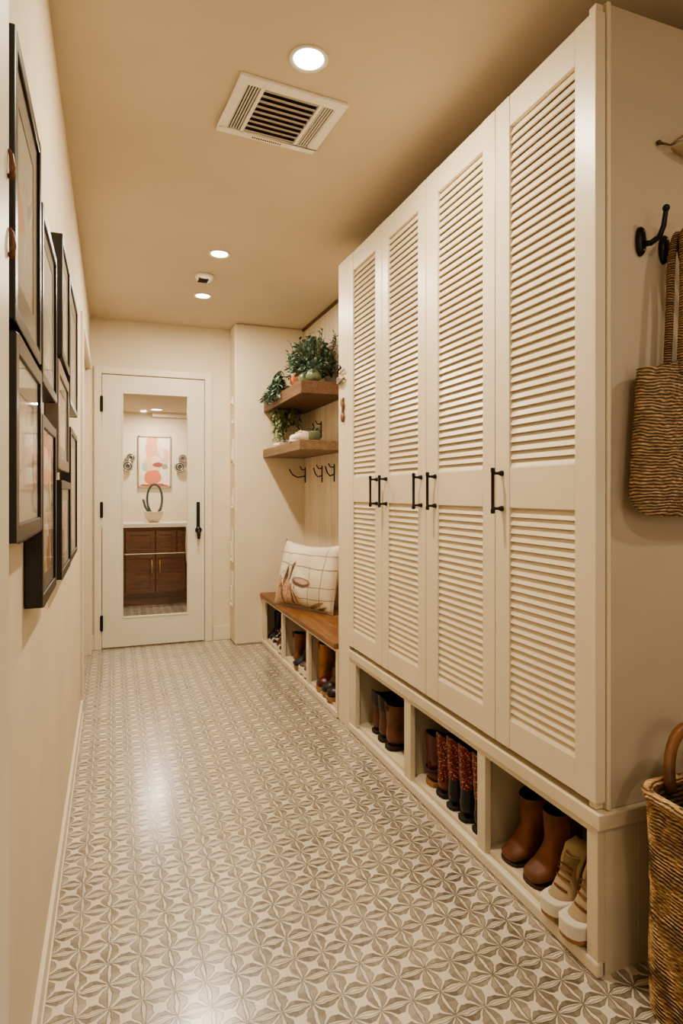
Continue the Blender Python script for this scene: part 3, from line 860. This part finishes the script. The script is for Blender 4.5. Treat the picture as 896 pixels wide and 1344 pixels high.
for k, (xa, xb, yy) in enumerate(((1.262, 1.385, 1.085), (1.275, 1.40, 1.135))):
    top = (1.287, 1.100 + .02 * k, 1.79)
    pts = [(xa, yy, 1.44), (xa, yy, 1.50), (xa + .008, yy, 1.62), (1.277, yy * .5 + top[1] * .5, 1.73), (1.285, top[1], 1.785), (1.297, top[1], 1.785), (1.312, yy * .5 + top[1] * .5, 1.74), (xb - .035, yy, 1.62), (xb, yy, 1.50), (xb, yy, 1.44)]
    # smooth
    for _ in range(2):
        q = [pts[0]]
        for a, b in zip(pts, pts[1:]):
            q += [tuple(Vector(a).lerp(Vector(b), .25)), tuple(Vector(a).lerp(Vector(b), .75))]
        pts = q + [pts[-1]]
    MB().tube(pts, .0095, 10).build('strap', rope, t, True)
# laundry basket on the floor
t = thing('woven_basket', 'tall woven brown laundry basket standing on the floor by the cabinet end', 'basket', (1.32, .93, 0))
def rrect(cx, cy, hx, hy, r, z, n=10, rip=0.0):
    o = []
    for qx, qy, a0 in ((1, 1, 0), (-1, 1, PI / 2), (-1, -1, PI), (1, -1, 3 * PI / 2)):
        for i in range(n + 1):
            a = a0 + PI / 2 * i / n
            o.append((cx + qx * (hx - r) + (r + rip) * math.cos(a), cy + qy * (hy - r) + (r + rip) * math.sin(a), z))
    return o
mb = MB(); rings = []
kx, ky = 1.318, .925
for i in range(121):
    k = i / 120
    f_ = 1.0 + .012 * math.sin(k * 7.0) + (.01 if k > .6 else 0) - .02 * (1 - k)
    rings.append(rrect(kx, ky, .205 * f_, .150 * f_, .06, .004 + .478 * k, 10, .0022 * (1 if i % 2 else -1)))
mb.loft(rings, (True, False))
rim = rrect(kx, ky, .207, .152, .06, .486, 10)
inner = [rrect(kx, ky, .198, .143, .055, .488, 10), rrect(kx, ky, .188, .133, .05, .48, 10), rrect(kx, ky, .180, .125, .05, .30, 10), rrect(kx, ky, .175, .12, .05, .02, 10)]
mb.build('body', wv_bsk, t, True)
MB().tube(rim, .0125, 10, True).build('rim', wv_bsk, t, True)
MB().loft(inner, (False, True)).build('lining', woven('dark wicker inside', (.05, .022, .012), (.16, .07, .035), .012), t, True)
pts = []
for i in range(17):
    a = PI * i / 16
    pts.append((1.278 - .085 * math.cos(a), 1.052 + .03 * math.sin(a), .475 + .125 * math.sin(a)))
MB().tube(pts, .0145, 12, flat=.7).build('handle', leather('handle leather', (.22, .10, .04)), t, True)

# pale dried leaf ornament high on the cabinet side
t = thing('dried_leaf_sprig', 'pale dried leaf sprig with a brown stem high on the cabinet side', 'ornament', (1.30, 1.166, 2.02))
mb = MB(); mb.tube([(1.274, 1.160, 2.028), (1.285, 1.150, 2.022), (1.30, 1.146, 2.020), (1.312, 1.145, 2.026)], [.004, .003, .002, .0015], 8); mb.sphere((1.274, 1.160, 2.029), .006)
mb.build('stem', leather('twig brown', (.12, .06, .03)), t, True)
mb = MB(); leaf(mb, (1.296, 1.147, 2.022), (.9, -.1, .55), .10, .022, .1); leaf(mb, (1.300, 1.147, 2.016), (1, -.1, -.12), .10, .030, .1)
mb.build('leaf', paint('dried leaf', (.55, .42, .28), .7, .1), t)

# things hung on the cabinet filler's far edge
t = thing('wire_charm', 'small dark twisted wire loop hung on the cabinet edge beside the plants', 'ornament', (1.072, 2.90, 1.77), 'small things on the cabinet edge')
mb = MB(); mb.tube([(1.078, 2.95, 1.765), (1.066, 2.93, 1.785), (1.06, 2.90, 1.80), (1.066, 2.88, 1.785), (1.06, 2.90, 1.768), (1.066, 2.935, 1.772), (1.06, 2.86, 1.775)], .004, 8)
mb.build('loop', M['iron'], t, True)
t = thing('folded_cloth', 'grey folded cloth hung on the cabinet edge just below the wire loop', 'cloth', (1.07, 2.90, 1.68), 'small things on the cabinet edge')
mb = MB()
mb.loft([[(1.0815 - .012 * math.sin(PI * k / 8) - .004, 2.955 - .105 * k / 8, 1.695 + .020 * k / 8 + (.012 + .030 * (1 - k / 8)) * j / 5 + .006 * math.sin(k + j)) for k in range(9)] for j in range(6)], (False, False), False)
o = mb.build('cloth', fabric('grey cloth', (.20, .165, .135)), t, True); o.modifiers.new('thick', 'SOLIDIFY').thickness = .006
t = thing('leather_tag', 'narrow brown leather tag hanging down the cabinet edge below the cloth', 'ornament', (1.076, 2.88, 1.55), 'small things on the cabinet edge')
mb = MB()
mb.loft([[(1.0815, 2.895 + .010 * math.sin(j), 1.63 - j * .012), (1.072, 2.893 + .010 * math.sin(j), 1.63 - j * .012), (1.074, 2.868 + .008 * math.sin(j * 1.4), 1.63 - j * .012), (1.0815, 2.868 + .008 * math.sin(j * 1.4), 1.63 - j * .012)] for j in range(11)])
mb.build('strap', leather('tag leather', (.20, .10, .05)), t, True)

# ------------------------------------------------------------------ shoes
def ring(T, B, w, n=20, low=.12):
    T, B = Vector((0, *T)), Vector((0, *B)); c = (T + B) / 2; h = (T - B) / 2
    o = []
    for i in range(n):
        a = 2 * PI * i / n
        ca, sa = math.cos(a), math.sin(a)
        p = c + h * math.copysign(abs(ca) ** .85, ca)
        x = w / 2 * math.copysign(abs(sa) ** .8, sa) * (1 - low * ca)
        o.append((x, p.y, p.z))
    return o
def stations(L, W, H, kind, toe=1.0, s=0.0, toeh=1.0):
    k = L / .25
    q = k * toeh
    if kind == 'boot':
        R = [((L, .014 * q), (L, .005 * q), .012), ((.99 * L, .027 * q), (.99 * L, 0), .50 * W * toe), ((.945 * L, .041 * q), (.945 * L, 0), .74 * W * toe), ((.84 * L, .054 * q), (.84 * L, 0), .88 * W), ((.75 * L, .068 * q), (.70 * L, 0), .95 * W),
             ((.70 * L, .088 * k), (.50 * L, 0), .96 * W), ((.67 * L, .108 * k), (.30 * L, 0), .91 * W), ((.65 * L, .124 * k), (.10 * L, 0), .87 * W), ((.638 * L, .134 * k), (.01 * L, .018), .85 * W), ((.630 * L, .142 * k), (.0, .05 * k), .83 * W), ((.624 * L, .150 * k), (.015 * L, .09 * k), .82 * W)]
        z0 = .158 * k
        if H > z0:
            for j in (0, .35, .7, 1):
                zz = z0 + (H - z0) * j
                R.append(((.620 * L + .004 * j, zz - .008 * j), (.02 * L - .006 * j, zz - .035 * (1 - j) + .006 * j), (.90 + .14 * j) * W))
        else:
            R.append(((.60 * L, .154 * k), (.02 * L, .135 * k), .82 * W))
    else:
        h = H
        R = [((L, .016 * q), (L, .005 * q), .012), ((.99 * L, .030 * q), (.99 * L, 0), .50 * W * toe), ((.945 * L, .044 * q), (.945 * L, 0), .80 * W * toe), ((.84 * L, .054 * q), (.84 * L, 0), .99 * W), ((.72 * L, .062 * q), (.70 * L, 0), 1.0 * W),
             ((.62 * L, .074 * k), (.52 * L, 0), .94 * W), ((.56 * L, .082 * k), (.32 * L, 0), .84 * W), ((.535 * L, h * 1.1), (.10 * L, 0), .78 * W), ((.525 * L, h * 1.12), (.005 * L, .02), .76 * W), ((.52 * L, h * 1.14), (0, h * .65), .74 * W), ((.515 * L, h * 1.15), (.005 * L, h), .70 * W)]
    return [((t[0], t[1] + s), (b[0], b[1] + s), w) for t, b, w in R]
def outline(R, grow=.004):
    pts = [(w / 2 + grow, b[0]) for t, b, w in R[:8]]
    y_h = -.002 - grow
    left = [(x, y + (grow if i == 0 else 0)) for i, (x, y) in enumerate(pts)]
    hw = left[-1][0]
    left += [(hw * .95, .05 * .5), (hw * .70, y_h + .006), (hw * .3, y_h)]
    return left + [(-x, y) for x, y in left[::-1]]
def shoe(name, label, cat, group, mats, L=.27, W=.095, H=.16, kind='boot', sole=.018, heel=0.0, split=None, trim=None, toe=1.0, toecap=None, toeh=1.0, foxing=None):
    """mats: upper, sole, lining, [shaft]; local frame: heel at y=0, toe at y=L"""
    t = thing(name, label, cat, (0, 0, 0), group, local=True)
    s = sole + heel
    R = stations(L, W, H, kind, toe, sole + heel * .6, toeh)
    rings = [ring(*r) for r in R]
    top = len(rings)
    cut = split if split else top
    k0 = 0
    if toecap:
        MB().loft([[(p[0] * 1.02, p[1] + .001, p[2] + .0008) for p in r] for r in rings[:toecap + 1]], (True, False)).build('toe_cap', mats[4], t, True)
    MB().loft(rings[:cut], (True, False)).build('upper', mats[0], t, True)
    if split:
        c0 = rings[cut - 1]
        sh = [[(p[0] * k, p[1] * 1.0 + (k - 1) * (p[1] - L * .24), p[2]) for p in r] for r, k in zip(rings[cut - 1:], [1.03] + [1.06] * 20)]
        last = sh[-1]
        sh[-1] = [(p[0], p[1], p[2] + .012 * math.cos(2 * (2 * PI * i / len(last)))) for i, p in enumerate(last)]
        MB().loft(sh, (False, False)).build('shaft', mats[3], t, True)
        lastr = sh[-1]
    else: lastr = rings[-1]
    def inset(r, f, dz):
        cx = sum(p[0] for p in r) / len(r); cy = sum(p[1] for p in r) / len(r)
        return [(cx + (p[0] - cx) * f, cy + (p[1] - cy) * f, p[2] + dz) for p in r]
    dep = -.45 * max(.06, H - .05)
    MB().loft([inset(lastr, 1.0, 0), inset(lastr, .95, .003), inset(lastr, .88, -.003), inset(lastr, .82, dep)], (False, True)).build('lining', mats[2], t, True)
    ol = outline(R, .0018 if kind == 'boot' else .004)
    mb = MB()
    if heel:
        mb.prism(ol, heel * .6, heel * .6 + sole)
        ho = [(x, y) for x, y in ol if y < .28 * L]
        yh = .26 * L
        hx = max(x for x, y in ho)
        poly = [(hx, yh)] + [q for q in ho if q[0] > 0] + [q for q in ho if q[0] <= 0] + [(-hx, yh)]
        mb.prism(poly, 0, heel * .62)
    else: mb.prism(ol, 0, sole)
    mb.build('sole', mats[1], t, bevel=.003)
    if foxing:
        f0 = [(x * 1.01, y * 1.004) for x, y in outline(R, .003)]
        MB().loft([[(x, y, sole - .001) for x, y in f0], [(x, y, sole + foxing * (1 + .25 * max(0, y / L - .5))) for x, y in f0], [(x * .94, y * .985 + .002, sole + foxing * (1.12 + .25 * max(0, y / L - .5))) for x, y in f0]], (True, True)).build('foxing_band', mats[4], t, bevel=.003)
    if trim == 'strap':
        r = rings[9]; mbt = MB(); mbt.tube([(p[0] * 1.06, L * .31 + (p[1] - L * .31) * 1.05, p[2]) for p in rings[10]], .007, 8, True, .5); mbt.box(W * .36, W * .42, .02, .045, .12 + s, .145 + s)
        mbt.build('ankle_strap', mats[3], t, True)
    if trim == 'tab':
        y_ = min(p[1] for p in lastr); z_ = max(p[2] for p in lastr)
        MB().tube([(-.008, y_ - .001, z_ - .03), (-.008, y_ - .006, z_ + .008), (.008, y_ - .006, z_ + .008), (.008, y_ - .001, z_ - .03)], .003, 6).build('pull_tab', mats[3], t, True)
    if trim == 'laces':
        mb = MB()
        for k in range(4):
            r0 = R[4 + k // 1] if 4 + k < len(R) else R[-1]
            yy, zz = R[4 + k][0]
            mb.tube([(-.022, yy, zz + .001), (0, yy + .004, zz + .006), (.022, yy - .002, zz + .001)], .0026, 6)
        mb.build('laces', mats[3], t, True)
    if trim == 'gore':
        for s_ in (-1, 1):
            mb = MB(); xg = s_ * W * .44
            yy = L * .30
            zt_ = H + s - .016
            mb.loft([[(xg * .95, yy - .014, .09 + s), (xg * .95, yy + .014, .09 + s)], [(xg * 1.03, yy - .022, zt_), (xg * 1.03, yy + .022, zt_)]], (False, False), False)
            o = mb.build('elastic_gore', mats[3], t); o.modifiers.new('thick', 'SOLIDIFY').thickness = .005
    return t
def place(o, x, y, z, deg, sc=1.0, tilt=0.0):
    o.location = (x, y, z); o.rotation_euler = (tilt, 0, math.radians(deg)); o.scale = (sc,) * 3
    return o

L_ = {'tan': leather('tan leather', (.19, .066, .030), .36), 'brown': leather('brown leather', (.12, .045, .02), .4), 'choc': leather('chocolate leather', (.055, .022, .012), .42),
      'black': leather('black leather', (.010, .009, .009), .34, .3), 'oxblood': leather('oxblood leather', (.10, .018, .012), .32), 'ochre': leather('ochre leather', (.38, .17, .045), .45), 'navy': leather('navy cloth', (.02, .022, .035), .6)}
sole_d = plain('dark sole', (.03, .02, .014), .7); sole_t = plain('gum sole', (.34, .18, .08), .6); sole_w = plain('white rubber', (.74, .68, .58), .5, 0, .06)
lin_d = plain('dark lining', (.012, .008, .006), .9); lin_t = fabric('tan shearling', (.56, .43, .27), .2, 400, .8)
gl = Mat('red glitter', .25, .6)
cells = gl.nt.nodes.new('ShaderNodeTexVoronoi'); cells.inputs['Scale'].default_value = 330
gl.nt.links.new(gl.coords(), cells.inputs['Vector'])
sx = gl.nt.nodes.new('ShaderNodeSeparateColor'); gl.nt.links.new(cells.outputs['Color'], sx.inputs[0])
r1 = S(gl.nt, sx.outputs[0])
gl.col(gl.cramp(r1, [(0, (.04, .005, .006)), (.62, (.17, .022, .016)), (.86, (.30, .07, .035)), (.95, (.75, .45, .30))])); gl.rgh(S(gl.nt, sx.outputs[1]).ramp(0, 1, .12, .5)); gl.bump(S(gl.nt, sx.outputs[2]), .8, .002)
glit = gl.m
Zc = .0475
G3, G2, G1 = 'shoes in the near cubby', 'boots in the middle cubby', 'boots in the far cubby under the doors'
# near cubby: toes towards the corridor (local +y -> world -x)
tanboot = leather('worn tan leather', (.17, .062, .028), .55, .55)
b = shoe('ankle_boot', 'far tan leather ankle boot of the pair in the near cubby, toe outward', 'boot', G3, [tanboot, plain('brown rubber sole', (.06, .03, .018), .6), lin_d, L_['brown']], .175, .088, .180, 'boot', .009, trim='gore')
place(b, 1.280, 1.572, Zc, 95)
dup(b, (1.285, 1.458, Zc), math.radians(93), 'tan leather ankle boot of the near cubby pair standing next to the white sneakers', 1.04, G3)
suede = fabric('tan suede', (.34, .255, .16), .2, 300)
snk = shoe('sneaker', 'far white-toed sneaker with tan fleece collar in the near cubby', 'shoe', G3, [suede, sole_t, lin_t, L_['tan'], sole_w], .20, .080, .105, 'boot', .012, toeh=.85, foxing=.026, trim='laces')
MB().loft([[(-.026, .125, .070), (.026, .125, .070)], [(-.032, .112, .115), (.032, .112, .115)], [(-.034, .090, .150), (.034, .090, .150)], [(-.030, .055, .158), (.030, .055, .158)]], (False, False), False).build('fleece_tongue', lin_t, snk, True).modifiers.new('thick', 'SOLIDIFY').thickness = .012
place(snk, 1.262, 1.352, Zc, 99)
dup(snk, (1.262, 1.254, Zc), math.radians(94), 'white-toed sneaker with tan fleece collar nearest the cubby end post', 1.04, G3)
lf = shoe('loafer', 'dark brown shoe half hidden behind the tan boots in the near cubby', 'shoe', G3, [L_['choc'], sole_d, lin_d], .17, .07, .07, 'shoe', .014)
place(lf, 1.405, 1.42, Zc, 178, .9)
# middle cubby: heels towards the corridor (local +y -> world +x)
b = shoe('ankle_boot', 'oxblood ankle boot with a dark strap at the far side of the middle cubby', 'boot', G2, [L_['oxblood'], sole_t, lin_d, L_['black']], .115, .088, .172, 'boot', .012, .006, trim='strap')
place(b, 1.125, 2.075, Zc, -90)
b = shoe('ankle_boot', 'red glittery ankle boot with embroidered heel beside the oxblood boot', 'boot', G2, [leather('red brown leather', (.16, .03, .015), .35), sole_d, lin_d, glit], .20, .082, .20, 'boot', .008, .008, split=10)
place(b, 1.118, 1.985, Zc, -90)
wb = shoe('western_boot', 'black boot with glittery red shaft beside the red ankle boot in the middle cubby', 'boot', G2, [L_['black'], sole_d, lin_d, glit], .20, .073, .225, 'boot', .006, .008, split=12)
place(wb, 1.108, 1.895, Zc, -90)
dup(wb, (1.105, 1.812, Zc), math.radians(-91), 'middle one of three black boots with glittery red shafts in the middle cubby', 1.02, G2)
dup(wb, (1.108, 1.728, Zc), math.radians(-88), 'black boot with glittery red shaft nearest the middle cubby divider', 1.03, G2)
tb = shoe('tall_boot', 'dark brown boot with an orange band standing at the back of the middle cubby', 'boot', G2, [leather('red brown boot', (.12, .035, .018), .35), sole_d, lin_d, leather('orange band', (.34, .12, .05), .4)],   .13, .085, .235, 'boot', .012, trim='strap')
place(tb, 1.262, 2.080, Zc, -92, .95)
t = thing('boot_tassel', 'small dark tassel ball hanging at the back of the middle cubby', 'ornament', (1.32, 2.11, .2), G2)
mb = MB(); mb.sphere((1.32, 2.11, .205), .017); mb.build('ball', L_['black'], t, True)
MB().tube([(1.32, 2.11, .222), (1.322, 2.112, .28), (1.33, 2.12, .352)], .0022, 6).build('cord', L_['choc'], t, True)
# far cubby
b = shoe('ankle_boot', 'brown ankle boot with black collar at the far side of the far cubby', 'boot', G1, [L_['brown'], sole_d, lin_d, L_['black']], .195, .082, .165, 'boot', .010, .004, split=13)
place(b, 1.13, 2.615, Zc, -90)
dup(b, (1.118, 2.52, Zc), math.radians(-92), 'brown ankle boot with black collar, middle one in the far cubby', 1.05, G1)
b = shoe('ankle_boot', 'plain brown ankle boot next to the far cubby divider', 'boot', G1, [leather('mid brown leather', (.15, .06, .028), .4), sole_d, lin_d, L_['brown']], .20, .088, .172, 'boot', .014, .004, trim='tab')
place(b, 1.112, 2.425, Zc, -89)
t = thing('bootlace', 'thin brown lace dangling on the far cubby back', 'lace', (1.45, 2.70, .3), G1)
MB().tube([(1.449, 2.70, .345), (1.446, 2.69, .31), (1.449, 2.705, .28), (1.446, 2.695, .24)], .003, 6).build('lace', L_['brown'], t, True)
# bench cubbies
B1, B2, B3 = 'shoes in the far bench opening', 'shoes in the middle bench opening', 'shoes in the near bench opening'
pat = Mat('patterned canvas', .8); pat.col(pat.cramp(pat.voronoi(70, out='Color'), [(.2, (.03, .025, .03)), (.45, (.30, .22, .14)), (.6, (.60, .52, .42)), (.8, (.10, .03, .03))], 'CONSTANT')); pat = pat.m
s1 = shoe('sneaker', 'dark sneaker at the far side of the far bench opening', 'shoe', B1, [L_['navy'], sole_w, lin_d, sole_w], .22, .088, .085, 'shoe', .02, trim='laces')
place(s1, 1.315, 4.475, Zc, 90)
s2 = shoe('sneaker', 'patterned canvas sneaker second from the end wall in the far bench opening', 'shoe', B1, [pat, sole_w, lin_d, sole_w], .22, .088, .13, 'boot', .02, trim='laces')
place(s2, 1.305, 4.37, Zc, 90)
s3 = shoe('loafer', 'oxblood low shoe between two patterned sneakers in the far bench opening', 'shoe', B1, [L_['oxblood'], sole_w, lin_d], .21, .086, .08, 'shoe', .018)
place(s3, 1.305, 4.27, Zc, 90)
dup(s2, (1.300, 4.165, Zc), math.radians(90), 'patterned canvas sneaker nearest the divider in the far bench opening', 1.0, B1)
s4 = shoe('ankle_boot', 'black high-top boot standing against the end wall in the far bench opening', 'boot', B1, [L_['black'], sole_d, lin_d, L_['black']], .13, .08, .20, 'boot', .014, trim='tab')
place(s4, 1.235, 4.578, Zc, 90, .95)
b = shoe('ankle_boot', 'tan leather ankle boot at the far side of the middle bench opening', 'boot', B2, [L_['tan'], sole_d, lin_d, L_['brown']], .16, .092, .185, 'boot', .012, trim='tab')
place(b, 1.098, 3.835, Zc, -88)
s = shoe('sneaker', 'navy slip-on shoe with a pale sole in the middle bench opening', 'shoe', B2, [L_['navy'], sole_t, lin_d, sole_w], .20, .084, .12, 'boot', .018)
place(s, 1.275, 3.745, Zc, 90)
s = shoe('sneaker', 'maroon and grey sneaker with a white sole in the middle bench opening', 'shoe', B2, [leather('mauve leather', (.16, .07, .06), .5), sole_w, lin_d, sole_w, sole_w], .205, .084, .10, 'shoe', .016, foxing=.018, trim='laces')
place(s, 1.285, 3.650, Zc, 90)
dup(s, (1.285, 3.556, Zc), math.radians(90), 'maroon and grey sneaker next to the near divider of the middle bench opening', 1.0, B2)
b = shoe('ankle_boot', 'ochre leather boot at the far side of the near bench opening', 'boot', B3, [L_['ochre'], sole_t, lin_d, L_['ochre']], .15, .09, .215, 'boot', .012, trim='tab')
place(b, 1.125, 3.395, Zc, -86)
s = shoe('loafer', 'oxblood shoe with a pale sole beside the ochre ankle boot in the near bench opening', 'shoe', B3, [L_['oxblood'], sole_t, lin_d], .205, .086, .085, 'shoe', .018)
place(s, 1.285, 3.302, Zc, 90)
s = shoe('clog', 'black and oxblood clog in the middle of the near bench opening', 'shoe', B3, [L_['oxblood'], sole_t, lin_d, sole_w, L_['black']], .205, .088, .12, 'boot', .018, toecap=4)
place(s, 1.285, 3.205, Zc, 90)
s = shoe('sneaker', 'black shoe with a gum sole beside the tall ochre boot in the near bench opening', 'shoe', B3, [L_['black'], sole_t, lin_d, sole_w], .20, .082, .10, 'shoe', .020, trim='laces')
place(s, 1.275, 3.110, Zc, 90)
b = shoe('tall_boot', 'tall ochre boot at the near end of the near bench opening', 'boot', B3, [L_['ochre'], sole_d, lin_d, L_['brown']], .19, .085, .20, 'boot', .014, trim='tab')
place(b, 1.095, 3.018, Zc, -90)
# small white shoes and a wire planter on the lower shelf
LS = 1.4875; GS = 'small shoes on the lower shelf'
bs = shoe('baby_shoe', 'small white shoe with dark trim at the far end of the lower shelf', 'shoe', GS, [plain('white canvas', (.78, .70, .62), .7), sole_w, lin_d, L_['black']], .12, .055, .045, 'shoe', .012, trim='laces')
place(bs, 1.23, 4.42, LS, 75)
bs2 = shoe('baby_shoe', 'cream low shoe with crossed straps in the middle of the lower shelf', 'shoe', GS, [plain('cream canvas', (.80, .70, .56), .7), sole_w, lin_t, sole_w], .16, .062, .05, 'shoe', .014, trim='laces')
place(bs2, 1.235, 3.88, LS, 100)
t = thing('succulent_pot', 'small glass pot with thin green sprigs on the near end of the lower shelf', 'plant', (1.2, 3.72, LS))
MB().lathe((1.2, 3.72, LS), [(.03, 0), (.036, .004), (.04, .05), (.038, .06), (.034, .06), (.03, .01)], 20).build('pot', sage, t, True)
lv = MB()
for k in range(26):
    a = rnd(0, 2 * PI); leaf(lv, (1.2, 3.72, LS + .055), (math.cos(a), math.sin(a), rnd(.3, 1.2)), rnd(.05, .09), .006, .3)
lv.build('foliage', green, t)

# ------------------------------------------------------------------ lights
def area(name, loc, rot, size, power, colr=(1, .82, .58), shape='DISK', spread=None):
    l = bpy.data.lights.new(name, 'AREA'); l.shape = shape; l.size = size; l.energy = power; l.color = colr
    if spread: l.spread = spread
    o = bpy.data.objects.new(name, l); COL.objects.link(o); o.location = loc; o.rotation_euler = rot
    return o
WARM = (1, .875, .685)
for i, (x, y, p) in enumerate(((.544, 1.743, 21), (.538, 3.334, 19), (.550, 4.082, 16))):
    area('downlight_lamp', (x, y, CZ - .012), (0, 0, 0), .085, p, WARM)
area('downlight_lamp', (.42, 6.6, 2.015), (0, 0, 0), .1, 12, (1, .90, .76))
area('downlight_lamp', (.75, 5.6, 2.015), (0, 0, 0), .1, 9, (1, .90, .76))  # unseen second bathroom light, no fitting of its own
area('offscreen_light', (.45, -.35, CZ - .012), (0, 0, 0), .10, 9, WARM)
area('offscreen_light', (1.85, -.15, CZ - .012), (0, 0, 0), .12, 9, WARM)
area('offscreen_light', (.7, -1.6, 1.5), (math.radians(90), 0, 0), 1.4, 8, (1, .90, .76), 'DISK')  # soft fill disc added behind the camera, no such fixture stands there

w = bpy.data.worlds.new('world'); scene.world = w; w.use_nodes = True
w.node_tree.nodes['Background'].inputs[0].default_value = (1, .85, .65, 1)
w.node_tree.nodes['Background'].inputs[1].default_value = .02

# ------------------------------------------------------------------ camera
cd = bpy.data.cameras.new('camera'); cam = bpy.data.objects.new('camera', cd); COL.objects.link(cam)
cam.location = (0, 0, 1.157); cam.rotation_euler = (math.radians(90), 0, -.3558)
cd.sensor_fit = 'VERTICAL'; cd.sensor_height = 36; cd.lens = 807.0 / 1344 * 36
cd.shift_y = (646.5 - 672) / 1344; cd.clip_start = .02
cd.shift_y = -(672 - 646.5) / 1344
scene.camera = cam
scene.view_settings.view_transform = 'AgX'
scene.view_settings.look = 'AgX - Medium High Contrast'
scene.view_settings.exposure = -0.08
